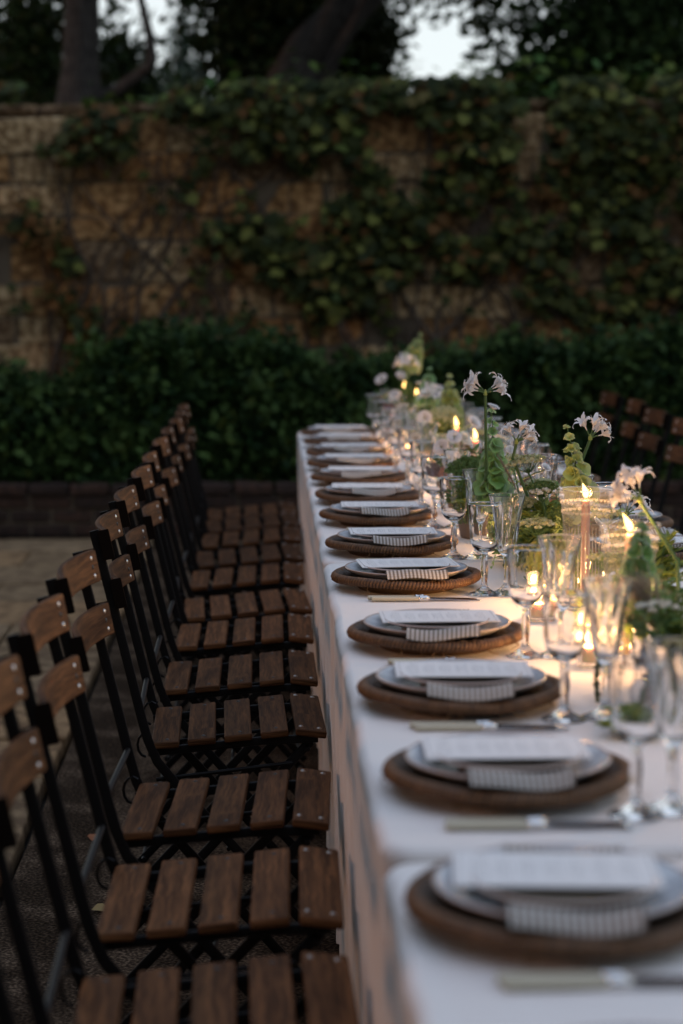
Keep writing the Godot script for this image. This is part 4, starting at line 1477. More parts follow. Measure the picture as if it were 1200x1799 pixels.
func lily_floret(s: int) -> ArrayMesh:  # six narrow petals, waved and rolled back
	var g := RandomNumberGenerator.new()
	g.seed = s
	var b := MB.new()
	b.lathe([[0.0012, 0.0], [0.0016, 0.006], [0.0032, 0.015]], 7)
	for k in 6:
		var a := TAU * (k + g.randf_range(-0.15, 0.15)) / 6.0
		var spin := Basis(Vector3.UP, a)
		var l := g.randf_range(0.032, 0.047)
		var curl := g.randf_range(1.7, 4.0)
		var rows := []
		var pos := Vector3(0.002, 0.011, 0)
		var dir := 1.25  # angle above the horizontal
		var n := 11
		for i in n:
			var u := float(i) / (n - 1)
			var w := 0.0052 * (0.5 + 1.1 * sin(PI * pow(u, 0.8))) * (1.0 - 0.5 * u)
			var wav := 0.0016 * sin(u * 15.0 + g.seed + k * 2.0) * u
			var up := Vector3(-sin(dir), cos(dir), 0)
			rows.append(PackedInt32Array([b.p(spin * (pos + Vector3(0, 0, -w) + up * (0.0012 + wav))), b.p(spin * pos), b.p(spin * (pos + Vector3(0, 0, w) + up * (0.0012 - wav)))]))
			pos += Vector3(cos(dir), sin(dir), 0) * l / (n - 1)
			dir -= curl / (n - 1) * (0.15 + 1.7 * u)
		b.grid(rows)
	for k in 5:
		var a := g.randf() * TAU
		b.tube(PackedVector3Array([Vector3(0, 0.01, 0), Vector3(cos(a) * 0.006, 0.024, sin(a) * 0.006), Vector3(cos(a) * 0.016, 0.037, sin(a) * 0.016)]), PackedFloat32Array([0.0005, 0.0004, 0.0004]), 4)
	return b.mesh(false)


var florets := []


func lily(path: PackedVector3Array, label: String, dirs: Array, size := 1.0) -> void:
	var t := thing("spider_lily", label, "flower", path[0], 0.0, "white spider lilies")
	var p2 := PackedVector3Array()
	for q in path:
		p2.append(q - path[0])
	stem_part(t, p2, 0.0042, 0.0034)
	var head: Vector3 = p2[p2.size() - 1]
	for i in dirs.size():
		var d: Vector3 = (dirs[i] as Vector3).normalized()
		var foot := head + d * 0.021 * size + Vector3(0, 0.004, 0)
		stem_part(t, bezier(head, head + d * 0.008 + Vector3(0, 0.006, 0), foot, 3), 0.0017, 0.0015)
		var o := obj("floret", florets[i % florets.size()], M["petal_white"], t, foot)
		o.basis = frame_to(d, i * 1.3).scaled(Vector3.ONE * size)
	var spathe := MB.new()
	spathe.lathe([[0.0, -0.004], [0.005, -0.001], [0.0042, 0.006], [0.001, 0.012]], 7, head)
	obj("spathe", spathe.mesh(false), M["bell_green"], t)


func bell_cup(s: int) -> ArrayMesh:
	var g := RandomNumberGenerator.new()
	g.seed = s
	var b := MB.new()
	var rows := []
	for i in 7:
		var u := i / 6.0
		var row := PackedInt32Array()
		for k in 18:
			var a := TAU * k / 18.0
			var r := 0.0025 + 0.0135 * pow(u, 0.85) * (1.0 + 0.09 * u * cos(5.0 * a + s))
			row.append(b.p(Vector3(cos(a) * r, 0.016 * pow(u, 0.75) - 0.003 * u * u * cos(2.0 * a + s) - 0.002 * smoothstep(0.85, 1.0, u), sin(a) * r)))
		rows.append(row)
	b.grid(rows, true)
	b.ball(Vector3(0, 0.006, 0), Vector3(0.0028, 0.003, 0.0028), 6, 4)
	return b.mesh(false)


func bells(base: Vector3, low: Vector3, tip: Vector3, size: float, label: String, fine: bool, m := "bell_green") -> void:
	var t := thing("bell_flower_spire", label, "flower", base, 0.0, "green bell spires")
	var a := low - base
	var z := tip - base
	stem_part(t, bezier(Vector3.ZERO, a * 0.6, a, 6), 0.0038, 0.0034)
	stem_part(t, bezier(a, (a + z) / 2.0 + Vector3(0.004, 0, 0.003), z, 8), 0.0034, 0.0012)
	var dir := (z - a).normalized()
	var fr := frame_to(dir)
	var n := int(a.distance_to(z) / (0.0145 * size))
	var cup := bell_cup(int(tip.x * 1000.0) % 7)
	var joined := MB.new()
	for i in n:
		var u := float(i) / (n - 1)
		var s := size * lerpf(1.1, 0.24, pow(u, 1.15))
		var whorl := 6 if u < 0.72 else 4
		for k in whorl:
			var ang := TAU * (k + 0.5 * (i % 2)) / whorl + rr(-0.2, 0.2)
			var outd := fr * Vector3(cos(ang), lerpf(0.12, 0.9, u) + rr(-0.1, 0.2), sin(ang))
			outd += Vector3(rr(-0.3, 0.3), rr(-0.35, 0.25), rr(-0.3, 0.3))
			var at := a.lerp(z, u + rr(-0.018, 0.018)) + outd.normalized() * 0.007 * s * rr(0.7, 1.3)
			if fine:
				var o := obj("calyx", cup, M[m], t, at)
				o.basis = frame_to(outd, rr(0, 6)).scaled(Vector3(rr(0.85, 1.15), rr(0.8, 1.1), rr(0.85, 1.15)) * s * rr(0.8, 1.12))
			else:
				joined.lathe([[0.003 * s, 0.0], [0.010 * s, 0.006 * s], [0.0145 * s, 0.013 * s], [0.0155 * s, 0.0165 * s]], 10, at, 0, frame_to(outd))
	if not fine:
		obj("calyx_cluster", joined.mesh(false), M[m], t)


func umbel(base: Vector3, top: Vector3, r: float, label: String, m := "petal_cream", dense := 26) -> void:
	var t := thing("lace_flower", label, "flower", base, 0.0, "lacy flat flower heads")
	var h := top - base
	var neck := h - h.normalized() * r * 0.85
	stem_part(t, bezier(Vector3.ZERO, neck * 0.5 + Vector3(0.012, 0, 0), neck, 7), 0.0028, 0.0022)
	var fr := frame_to((h + Vector3(0, 0.15, 0)).normalized())
	var rays := MB.new()
	var dots := []
	var tints := []
	for i in dense:
		var rad := r * sqrt((i + 0.5) / dense)
		var a := i * 2.399963
		var e := neck + fr * Vector3(cos(a) * rad, r * (0.85 - 0.28 * pow(rad / r, 2.0)), sin(a) * rad)
		rays.tube(bezier(neck, neck.lerp(e, 0.5) + fr * Vector3(cos(a), -0.15, sin(a)) * r * 0.1, e, 4), PackedFloat32Array([0.0009, 0.0007, 0.0006, 0.0006, 0.0005]), 4)
		for k in 20:
			var b2 := rng.randf() * TAU
			var q := sqrt(rng.randf()) * r * 0.17
			dots.append(Transform3D(frame_to(fr * Vector3(rr(-1.4, 1.4), 1, rr(-1.4, 1.4)), rr(0, 6)).scaled(Vector3.ONE * rr(0.7, 1.2)), e + fr * Vector3(cos(b2) * q, rr(0.0, 0.004), sin(b2) * q)))
			tints.append(Color(0.74, 0.71, 0.66) if m == "white" else Color(0.62, 0.58, 0.42).lerp(Color(0.34, 0.40, 0.16), rng.randf() * 0.8) if m == "petal_cream" else Color(0.10, 0.17, 0.05).lerp(Color(0.20, 0.26, 0.09), rng.randf()))
	obj("flower_ray", rays.mesh(false), M["stem_green"], t)
	var b := MB.new()
	for k in 5:
		var a := TAU * k / 5.0
		var q := [b.p(Vector3.ZERO), b.p(Vector3(cos(a - 0.45), 0.25, sin(a - 0.45)) * 0.0030), b.p(Vector3(cos(a), 0.35, sin(a)) * 0.0040), b.p(Vector3(cos(a + 0.45), 0.25, sin(a + 0.45)) * 0.0030)]
		b.quad(q[0], q[1], q[2], q[3])
	many("tiny_florets", b.mesh(false), M["leaf"], dots, tints, t)


func petal_mesh(w: float, l: float) -> ArrayMesh:
	var b := MB.new()
	var rows := []
	for i in 7:
		var u := i / 6.0
		var row := PackedInt32Array()
		for k in 7:
			var s := (k / 6.0 - 0.5) * 2.0
			var ww := w * (0.25 + 0.95 * sin(PI * 0.5 * minf(1.0, u * 1.25))) * (1.0 - 0.25 * pow(u, 6.0))
			var bend := 0.5 * l * pow(u, 1.6)
			row.append(b.p(Vector3(s * ww * 0.5, l * u * (1.0 - 0.14 * s * s * u) + 0.0012 * sin(s * 7.0 + 1.0) * u, 0.30 * bend + 0.22 * w * s * s * (1.0 - u * 0.4) * -1.0 + (0.002 * sin(s * 6.0) + 0.25 * l * smoothstep(0.75, 1.15, u)) * u)))
		rows.append(row)
	b.grid(rows)
	return b.mesh(false)


var petals := []


func rose(base: Vector3, at: Vector3, face: Vector3, size: float, label: String, m := "petal_white") -> void:
	var t := thing("white_bloom", label, "flower", base, 0.0, "white ruffled blooms")
	var h := at - base
	stem_part(t, bezier(Vector3.ZERO, h * 0.55 + Vector3(0, 0.03, 0), h - face.normalized() * 0.004, 7), 0.0022, 0.0019)
	var fr := frame_to(face)
	for ring in 3:
		var n: int = [4, 5, 6][ring]
		for k in n:
			var a := TAU * (k + 0.37 * ring) / n + rr(-0.15, 0.15)
			var o := obj("petal", petals[ring], M[m], t)
			var open: float = [0.12, 0.38, 0.72][ring]
			o.transform = Transform3D(fr * Basis(Vector3.UP, a) * Basis(Vector3.RIGHT, open + rr(-0.08, 0.08)).scaled(Vector3.ONE * size), h + fr * Basis(Vector3.UP, a) * Vector3(0, 0, 0.0018 * size))
	var cen := MB.new()
	cen.ball(h + fr * Vector3(0, 0.010 * size, 0), Vector3(0.004, 0.005, 0.004) * size, 7, 5)
	obj("flower_centre", cen.mesh(), M["hydrangea"], t)
	var cal := MB.new()
	cal.lathe([[0.0, -0.006], [0.0045 * size, -0.002], [0.006 * size, 0.005]], 9, h, 0, fr)
	obj("sepal_cup", cal.mesh(false), M["stem_green"], t)


func greenery(x: float, z: float, h0: float, reach: float, height: float, n: int, label: String, s: int, tone := 0.5) -> void:
	rng.seed = s
	var t := thing("greenery_bunch", label, "foliage", T(x, h0, z), 0.0, "greenery down the middle of the table")
	var st := MB.new()
	var where := []
	var tints := []
	for i in n:
		var a := rr(0, TAU)
		var out := reach * rr(0.35, 1.0)
		var top := height * rr(0.35, 1.0) * (1.15 - 0.5 * out / reach)
		var tip := Vector3(cos(a) * out * 0.8, top, sin(a) * out)
		var path := bezier(Vector3(rr(-0.02, 0.02), 0, rr(-0.02, 0.02)), Vector3(tip.x * 0.3, top * 0.9, tip.z * 0.3), tip, 8)
		st.tube(path, radii(9, 0.0016, 0.0008), 5)
		for k in range(2, 9):
			for sd in [-1.0, 1.0]:
				var dir := (path[k] - path[k - 1]).normalized()
				var side: Vector3 = dir.cross(Vector3(rr(-0.3, 0.3), 1, rr(-0.3, 0.3))).normalized() * sd
				var d: Vector3 = (side + dir * rr(0.3, 0.9) + Vector3(0, rr(-0.2, 0.4), 0)).normalized()
				where.append(Transform3D((frame_to(d, rr(-0.9, 0.9)) * Basis(Vector3.RIGHT, -PI / 2.0)).scaled(Vector3.ONE * rr(0.6, 1.15)), path[k]))
				tints.append(Color(0.060, 0.125, 0.035).lerp(Color(0.27, 0.31, 0.07), clampf(tone + rr(-0.4, 0.4), 0, 1)))
	obj("stem", st.mesh(false), M["stem_green"], t)
	many("leaves", leaf_mesh(0.030, 0.0056, 0.002, 0.2), M["leaf"], where, tints, t)


func fern(base: Vector3, tip: Vector3, sag: float, label: String, s: int, wide := 0.022) -> void:  # a feathery sprig
	rng.seed = s
	var t := thing("feathery_sprig", label, "foliage", base, 0.0, "feathery green sprigs")
	var h := tip - base
	var path := bezier(Vector3.ZERO, h * 0.5 + Vector3(0, sag, 0), h, 14)
	var b := MB.new()
	b.tube(path, radii(15, 0.0011, 0.0004), 4)
	obj("stem", b.mesh(), M["stem_green"], t)
	var f := MB.new()
	for i in range(2, 15):
		var w := wide * (1.0 - 0.75 * i / 15.0)
		for k in 6:
			var d := Vector3(rr(-1, 1), rr(-0.8, 0.6), rr(-1, 1)).normalized() * w * rr(0.5, 1.0)
			f.tube(PackedVector3Array([path[i], path[i] + d * 0.6, path[i] + d + Vector3(0, -0.002, 0)]), PackedFloat32Array([0.0005, 0.0013, 0.0003]), 3)
			f.tube(PackedVector3Array([path[i] + d * 0.5, path[i] + d * 0.8 + Vector3(rr(-1, 1), rr(-1, 1), rr(-1, 1)) * w * 0.3]), PackedFloat32Array([0.0005, 0.0002]), 3)
	var o := obj("needles", f.mesh(false), M["bell_deep" if s % 2 else "bell_green"], t)
	o.set_meta("kind", "stuff")


func plume(base: Vector3, tip: Vector3, r: float, label: String, m: String, s: int) -> void:
	rng.seed = s
	var t := thing("grass_plume", label, "dried grass", base, 0.0, "dried plumes")
	var h := tip - base
	var path := bezier(Vector3.ZERO, h * 0.5 + Vector3(0.004, 0.006, 0), h, 8)
	stem_part(t, path, 0.0012, 0.0008, m)
	var f := MB.new()
	for i in 420:
		var u := 0.35 + 0.65 * rng.randf()
		var k := u * 7.99
		var p0 := path[int(k)].lerp(path[mini(int(k) + 1, 8)], k - int(k))
		var d := Vector3(rr(-1, 1), rr(-0.4, 1.2), rr(-1, 1)).normalized() * r * sin(PI * (u - 0.3) / 0.75) * rr(0.5, 1.1)
		f.tube(PackedVector3Array([p0, p0 + d * 0.6, p0 + d + h.normalized() * r * 0.3]), PackedFloat32Array([0.0005, 0.0007, 0.0002]), 3)
	obj("plume_tuft", f.mesh(false), M[m], t).set_meta("kind", "stuff")


func flowers() -> void:
	rng.seed = 500
	for i in 5:
		florets.append(lily_floret(600 + i))
	petals = [petal_mesh(0.026, 0.022), petal_mesh(0.030, 0.026), petal_mesh(0.034, 0.029)]
	# pots
	pot(0.548, 5.18, 0.070, 0.105, "taupe tapered pot behind the sharp plain goblet")
	pot(0.660, 4.50, 0.062, 0.075, "taupe pot under the pale green bell spire")
	pot(0.640, 3.05, 0.072, 0.085, "taupe pot at the near end of the flowers")
	pot(0.725, 3.75, 0.055, 0.080, "taupe pot across from the two hurricane glasses")
	pot(0.545, 5.72, 0.065, 0.085, "taupe pot under the cluster of white blooms, before the two middle tapers")
	pot(0.590, 6.95, 0.065, 0.085, "taupe pot in the middle of the far half of the table")
	pot(0.575, 7.85, 0.065, 0.085, "taupe pot before the two farthest tapers")
	pot(0.555, 8.48, 0.055, 0.085, "taupe pot between the two farthest tapers")
	# the sharp flowers
	lily(PackedVector3Array([T(0.535, 0.09, 5.15), T(0.515, 0.16, 4.8), T(0.502, 0.22, 4.62), T(0.498, 0.31, 4.60), T(0.496, 0.400, 4.60)]), "tall white spider lily with two spreading heads standing above the whole row", [Vector3(-1, 0.62, 0.1), Vector3(-0.85, 1.0, 0.2), Vector3(-1, 0.25, 0.35), Vector3(-1, 0.5, -0.5), Vector3(1, 0.55, 0.2), Vector3(0.95, 0.8, -0.3), Vector3(1.0, 0.2, 0.4)], 0.90)
	lily(PackedVector3Array([T(0.640, 0.06, 4.52), T(0.585, 0.17, 4.50), T(0.548, 0.262, 4.50), T(0.556, 0.296, 4.50)]), "white spider lily leaning over the lacy flower heads, with one closed bud", [Vector3(0.35, 1.0, 0.1), Vector3(0.8, 0.75, 0.2), Vector3(1.0, 0.25, -0.2), Vector3(0.9, 0.5, 0.5), Vector3(-0.6, 0.9, 0.2)], 0.84)
	lily(PackedVector3Array([T(0.672, 0.06, 4.48), T(0.678, 0.17, 4.42), T(0.686, 0.259, 4.40), T(0.706, 0.312, 4.40)]), "white spider lily with curled petals right of the pale green bell spire", [Vector3(-0.5, 1.0, 0.2), Vector3(0.25, 1.0, 0.1), Vector3(0.8, 0.75, 0.2), Vector3(1.0, 0.25, 0.1), Vector3(0.6, 0.6, -0.6)], 0.86)
	lily(PackedVector3Array([T(0.735, 0.06, 3.74), T(0.742, 0.10, 3.6), T(0.719, 0.165, 3.50), T(0.651, 0.272, 3.50)]), "blurred white spider lily bending in from the side over the near hurricane glass", [Vector3(-1, 0.55, 0.2), Vector3(-0.6, 1.0, 0.1), Vector3(-0.1, 1.0, 0.2), Vector3(-0.9, 0.15, 0.4), Vector3(-0.35, 0.75, -0.5)], 1.0)
	lily(PackedVector3Array([T(0.715, 0.065, 4.0), T(0.738, 0.12, 4.15), T(0.752, 0.166, 4.20)]), "low white spider lily with wiry petals beside the near flame", [Vector3(0.9, 0.5, 0.3), Vector3(0.7, 0.9, -0.2), Vector3(0.1, 1, 0.3), Vector3(1, 0.05, 0.2)], 0.9)
	lily(PackedVector3Array([T(0.56, 0.07, 8.46), T(0.568, 0.2, 8.35), T(0.571, 0.305, 8.30)]), "white spider lily at the far end beside the highest green spire", [Vector3(-1, 0.5, 0.1), Vector3(-0.5, 1, 0.2), Vector3(0.3, 1, 0.1), Vector3(0.9, 0.5, 0.3), Vector3(-0.2, 0.6, 0.8)], 1.0)
	lily(PackedVector3Array([T(0.585, 0.07, 7.8), T(0.60, 0.16, 7.5), T(0.606, 0.225, 7.40)]), "broad white spider lily right of the second farthest flame", [Vector3(-1, 0.4, 0.2), Vector3(-0.5, 0.9, 0.3), Vector3(0.2, 1, 0.1), Vector3(0.9, 0.8, 0.1), Vector3(1, 0.3, 0.3), Vector3(0.1, 0.5, 0.9)], 1.05)
	bells(T(0.665, 0.06, 4.5), T(0.684, 0.165, 4.35), T(0.648, 0.340, 4.35), 1.45, "pale yellow green bell spire behind the dusty pink taper", true)
	bells(T(0.545, 0.09, 5.15), T(0.531, 0.140, 4.72), T(0.522, 0.352, 4.70), 1.55, "thick deep green bell spire beside the tall spider lily", true, "bell_deep")
	bells(T(0.555, 0.07, 8.5), T(0.592, 0.315, 8.40), T(0.632, 0.437, 8.40), 1.7, "highest green bell spire, at the far end of the table", false)
	bells(T(0.58, 0.07, 7.85), T(0.604, 0.21, 7.6), T(0.609, 0.33, 7.6), 1.7, "small green bell spire between the second farthest flame and the middle of the table", false, "bell_deep")
	bells(T(0.595, 0.07, 6.95), T(0.622, 0.18, 6.9), T(0.621, 0.333, 6.9), 1.75, "green bell spire above the long leaning flame", false)
	bells(T(0.65, 0.07, 3.08), T(0.618, 0.150, 3.33), T(0.627, 0.262, 3.35), 1.15, "blurred green bell spire beside the sideways blown flame", false, "bell_deep")
	umbel(T(0.645, 0.06, 4.5), T(0.572, 0.262, 4.50), 0.042, "cream lacy flower head below the leaning spider lily")
	umbel(T(0.635, 0.06, 4.5), T(0.600, 0.205, 4.42), 0.034, "greenish lacy flower head turned away, under the cream one", "green")
	umbel(T(0.62, 0.06, 4.5), T(0.556, 0.165, 4.46), 0.032, "small lacy flower head low behind the cut crystal goblet")
	umbel(T(0.55, 0.09, 5.15), T(0.488, 0.190, 5.02), 0.048, "large green lacy head nodding behind the rim of the cut goblet", "green", 40)
	umbel(T(0.665, 0.06, 4.5), T(0.632, 0.15, 4.3), 0.030, "lacy flower head just behind the dusty pink taper glass", "green")
	umbel(T(0.73, 0.06, 3.75), T(0.70, 0.16, 3.9), 0.036, "pale lacy flower head between the hurricane glasses and the far side")
	umbel(T(0.595, 0.07, 6.95), T(0.60, 0.215, 6.8), 0.05, "pale lacy flower head in the middle of the far half", "petal_cream")
	umbel(T(0.585, 0.07, 7.85), T(0.56, 0.20, 7.9), 0.05, "pale lacy flower head before the farthest tapers", "green")
	rng.seed = 520
	var more := [[4.62, 0.63, 0.20, "cream lacy head between the two bell spires"], [4.30, 0.575, 0.145, "small cream lacy head over the hydrangea"], [4.85, 0.59, 0.235, "cream lacy head behind the leaning spider lily"], [4.15, 0.70, 0.18, "cream lacy head on the far side of the dusty pink taper"], [5.30, 0.60, 0.19, "cream lacy head behind the deep green spire"], [3.85, 0.66, 0.13, "low cream lacy head between the hurricane glasses"], [6.20, 0.66, 0.20, "cream lacy head just past the middle tapers"], [6.40, 0.54, 0.16, "low cream lacy head before the leaning flame"], [7.35, 0.53, 0.17, "cream lacy head on the chair side of the far half"], [8.30, 0.50, 0.20, "cream lacy head nearest the farthest flame"], [3.25, 0.66, 0.15, "blurred cream lacy head over the near pot"], [2.95, 0.62, 0.12, "blurred cream lacy head low by the nearest goblets"]]
	for q in more:
		var top := T(q[1], q[2], q[0])
		umbel(top + Vector3(rr(-0.02, 0.03), -q[2] + 0.004, rr(-0.03, 0.03)), top, rr(0.030, 0.044), q[3], "petal_cream", 22)
	var fillers := [[4.40, 0.60, 0.20, "spray of tiny white flowers over the hydrangea"], [4.95, 0.555, 0.26, "spray of tiny white flowers above the cut crystal goblet"], [4.25, 0.665, 0.19, "spray of tiny white flowers behind the dusty pink taper"], [3.70, 0.67, 0.17, "spray of tiny white flowers beyond the near hurricane glass"], [3.30, 0.60, 0.14, "blurred spray of tiny white flowers over the hanging amaranth"], [3.0, 0.58, 0.17, "blurred spray of tiny white flowers at the near end"], [5.45, 0.62, 0.24, "spray of tiny white flowers right of the middle blooms"], [5.85, 0.54, 0.20, "spray of tiny white flowers under the middle flames"], [6.6, 0.52, 0.20, "spray of tiny white flowers left of the leaning flame"], [7.1, 0.66, 0.25, "spray of tiny white flowers high in the far half"], [7.6, 0.50, 0.20, "spray of tiny white flowers on the chair side of the far half"], [8.1, 0.62, 0.26, "spray of tiny white flowers between the farthest flames"]]
	for q in fillers:
		var top := T(q[1], q[2], q[0])
		umbel(top + Vector3(rr(-0.02, 0.03), -q[2] + 0.004, rr(-0.03, 0.03)), top, rr(0.026, 0.036), q[3], "white", 9)
	var wisps := [[4.55, 0.66, 0.19, 4.50, 0.62, "wispy sprig right of the lacy heads"], [4.70, 0.60, 0.24, 4.66, 0.565, "tall wispy sprig behind the leaning lily"], [4.45, 0.56, 0.13, 4.42, 0.535, "short wispy sprig by the cut goblet"], [5.0, 0.56, 0.22, 4.95, 0.60, "wispy sprig beside the deep green spire"], [4.2, 0.62, 0.17, 4.15, 0.60, "wispy sprig before the dusty pink taper"], [3.9, 0.70, 0.22, 3.85, 0.68, "wispy sprig on the far side of the hurricane glasses"], [3.65, 0.58, 0.10, 3.6, 0.56, "low wispy sprig by the nearer votives"], [5.75, 0.56, 0.22, 5.7, 0.53, "wispy sprig among the middle white blooms"], [6.5, 0.56, 0.22, 6.45, 0.53, "wispy sprig before the long leaning flame"], [7.0, 0.60, 0.26, 6.9, 0.57, "wispy sprig in the far half of the table"], [7.9, 0.58, 0.27, 7.8, 0.55, "wispy sprig before the farthest tapers"], [3.1, 0.64, 0.22, 3.05, 0.60, "wispy blurred sprig over the near pot"], [3.0, 0.66, 0.16, 2.9, 0.61, "wispy blurred sprig nearest the front goblets"]]
	for i in wisps.size():
		var q: Array = wisps[i]
		fern(T(q[1], 0.01, q[0]), T(q[4], q[2], q[3]), 0.02, q[5], 820 + i, 0.036)
	rng.seed = 530
	# ruffled white blooms
	var bl := [[0.486, 0.196, 5.60, -0.5, 0.4, 0.8, 1.0, "ruffled white bloom facing the chairs, lowest of the middle cluster"], [0.516, 0.222, 5.60, 0.1, 0.6, 0.8, 0.95, "ruffled white bloom on top of the middle cluster"], [0.552, 0.212, 5.70, 0.6, 0.5, 0.6, 0.95, "ruffled white bloom in the middle cluster, nearest the flame"], [0.500, 0.172, 5.50, -0.1, 0.2, 1.0, 1.0, "ruffled white bloom turned to the near end, below the middle cluster"],
			[0.530, 0.197, 6.80, -0.3, 0.4, 0.9, 1.15, "single white bloom with a dark heart in the far half"], [0.488, 0.240, 8.60, -0.5, 0.7, 0.5, 1.2, "white bloom farthest down the table"], [0.520, 0.190, 8.20, -0.5, 0.5, 0.7, 1.25, "white bloom just under the farthest flame"], [0.547, 0.268, 6.90, -0.2, 0.9, 0.4, 1.15, "white bloom beside the long leaning flame"], [0.550, 0.265, 8.35, 0.2, 0.8, 0.5, 1.1, "white bloom touching the stem of the highest spire"], [0.579, 0.328, 5.20, 0.4, 1.0, 0.2, 0.75, "closed white bloom standing alone behind the tall spider lily"],
			[0.505, 0.155, 7.75, -0.6, 0.4, 0.7, 1.2, "white bloom low on the chair side before the farthest tapers"], [0.625, 0.235, 7.2, 0.5, 0.7, 0.5, 1.1, "white bloom high on the far side past the middle"], [0.66, 0.20, 6.5, 0.6, 0.6, 0.5, 1.1, "white bloom on the far side next to the leaning flame"], [0.60, 0.16, 5.55, 0.2, 0.5, 0.85, 0.9, "white bloom in the shade of the deep green spire"], [0.72, 0.155, 3.85, 0.2, 0.6, 0.8, 1.0, "pale bloom between the near hurricane glasses"], [0.628, 0.13, 5.0, 0.1, 0.4, 0.9, 0.8, "small white bloom behind the dried stem"], [0.655, 0.215, 4.75, 0.4, 0.7, 0.5, 0.55, "tiny white bloom beside the pale bell spire"], [0.592, 0.245, 4.92, 0.1, 0.6, 0.8, 0.5, "tiny white bloom right of the deep green spire"], [0.470, 0.160, 6.35, -0.6, 0.3, 0.7, 1.0, "white bloom leaning to the chairs before the leaning flame"], [0.470, 0.150, 7.2, -0.7, 0.4, 0.6, 1.1, "white bloom leaning to the chairs in the far half"]]
	var feet := [[0.545, 5.72], [0.59, 6.95], [0.575, 7.85], [0.555, 8.48], [0.548, 5.18], [0.725, 3.75]]
	for q in bl:
		var foot: Array = feet[0]
		for f in feet:
			if Vector2(f[0] - q[0], f[1] - q[2]).length() < Vector2(foot[0] - q[0], foot[1] - q[2]).length():
				foot = f
		rose(T(foot[0], 0.06, foot[1]), T(q[0], q[1], q[2]), Vector3(q[3], q[4], q[5]), q[6] * 0.85, q[7], "petal_white" if int(q[2] * 10) % 3 else "petal_cream")
	# a yellow green ball hydrangea
	rng.seed = 540
	for hd in [[0.596, 0.052, 4.34, 0.052, "yellow green ball hydrangea seen through the blurred goblet, among votives"], [0.655, 0.055, 4.25, 0.042, "smaller yellow green ball hydrangea under the dusty pink taper glass"]]:
		var hy := thing("hydrangea", hd[4], "flower", T(hd[0], 0.0, hd[2]), 0.0, "ball hydrangeas")
		stem_part(hy, PackedVector3Array([Vector3(0.03, 0.002, -0.06), Vector3(0.01, hd[1] * 0.7, -0.02), Vector3(0, hd[1], 0)]), 0.003, 0.003)
		var fm := MB.new()
		for k in 4:
			var a := TAU * k / 4.0
			var c := Vector3(cos(a), 0.2, sin(a)) * 0.0055
			var q := [fm.p(Vector3.ZERO), fm.p(c * 0.7 + Vector3(-sin(a), 0, cos(a)) * 0.004), fm.p(c * 1.35), fm.p(c * 0.7 - Vector3(-sin(a), 0, cos(a)) * 0.004)]
			fm.quad(q[0], q[1], q[2], q[3])
		var where := []
		var tints := []
		for i in 420:
			var d := Vector3(rng.randfn(0, 1), rng.randfn(0.1, 1), rng.randfn(0, 1)).normalized()
			where.append(Transform3D(frame_to(d, rr(0, 6)).scaled(Vector3.ONE * rr(0.7, 1.1)), Vector3(0, hd[1], 0) + d * (hd[3] + 0.005 * sin(i * 7.7)) * rr(0.88, 1.05)))
			tints.append(Color(0.36, 0.34, 0.10).lerp(Color(0.20, 0.27, 0.07), rng.randf()))
		many("florets", fm.mesh(false), M["leaf"], where, tints, hy)
	# hanging amaranth
	var am := [[[T(0.63, 0.09, 3.08), T(0.592, 0.128, 3.15), T(0.562, 0.112, 3.18), T(0.541, 0.089, 3.18), T(0.524, 0.062, 3.15), T(0.514, 0.030, 3.11), T(0.510, 0.008, 3.07)], "long olive amaranth rope arching out of the near pot down to the cloth"], [[T(0.64, 0.09, 3.02), T(0.600, 0.110, 2.96), T(0.566, 0.080, 2.92), T(0.548, 0.045, 2.90), T(0.540, 0.012, 2.88)], "shorter olive amaranth rope hanging in front of the near pot"]]
	for q in am:
		rng.seed = 560
		var base: Vector3 = q[0][0]
		var t := thing("amaranth", q[1], "flower", base, 0.0, "hanging amaranth ropes")
		var pts := PackedVector3Array()
		for p in q[0]:
			pts.append(p - base)
		stem_part(t, pts, 0.002, 0.001)
		var b := MB.new()
		for i in range(0, (pts.size() - 1) * 90):
			var k := i / 90.0
			var p0 := pts[int(k)].lerp(pts[int(k) + 1], k - int(k))
			var r := 0.0075 * (1.0 - 0.5 * k / (pts.size() - 1)) * (0.4 if k < 0.8 else 1.0)
			var d := Vector3(rng.randfn(0, 1), rng.randfn(0, 1), rng.randfn(0, 1)).normalized()
			b.ball(p0 + d * r * rr(0.5, 1.0), Vector3.ONE * rr(0.0014, 0.0026), 5, 3)
		obj("flower_tail", b.mesh(false), M["amaranth"], t).set_meta("kind", "stuff")
	# dried things and dark leaves
	plume(T(0.575, 0.15, 4.48), T(0.524, 0.262, 4.60), 0.006, "slim beige dried stem leaning left behind the cut goblet", "plume", 1)
	plume(T(0.645, 0.07, 3.06), T(0.585, 0.165, 3.20), 0.055, "soft brown blurred plume at the near end of the flowers", "plume", 2)
	plume(T(0.72, 0.07, 3.73), T(0.66, 0.14, 3.45), 0.034, "soft brown blurred plume beside the near hurricane glass", "plume", 3)
	for q in [[0.575, 7.83, 0.482, 0.165, 7.75, "dark burgundy leaf spray before the farthest tapers"], [0.545, 5.70, 0.470, 0.120, 5.55, "dark burgundy leaf spray low under the middle white blooms"]]:
		rng.seed = 580
		var t := thing("burgundy_spray", q[5], "foliage", T(q[0], 0.06, q[1]), 0.0, "burgundy leaf sprays")
		var tip := T(q[2], q[3], q[4]) - t.position
		var path := bezier(Vector3.ZERO, tip * 0.5 + Vector3(0, 0.03, 0), tip, 6)
		stem_part(t, path, 0.0018, 0.001, "burgundy")
		var lm := leaf_mesh(0.055, 0.016, 0.003)
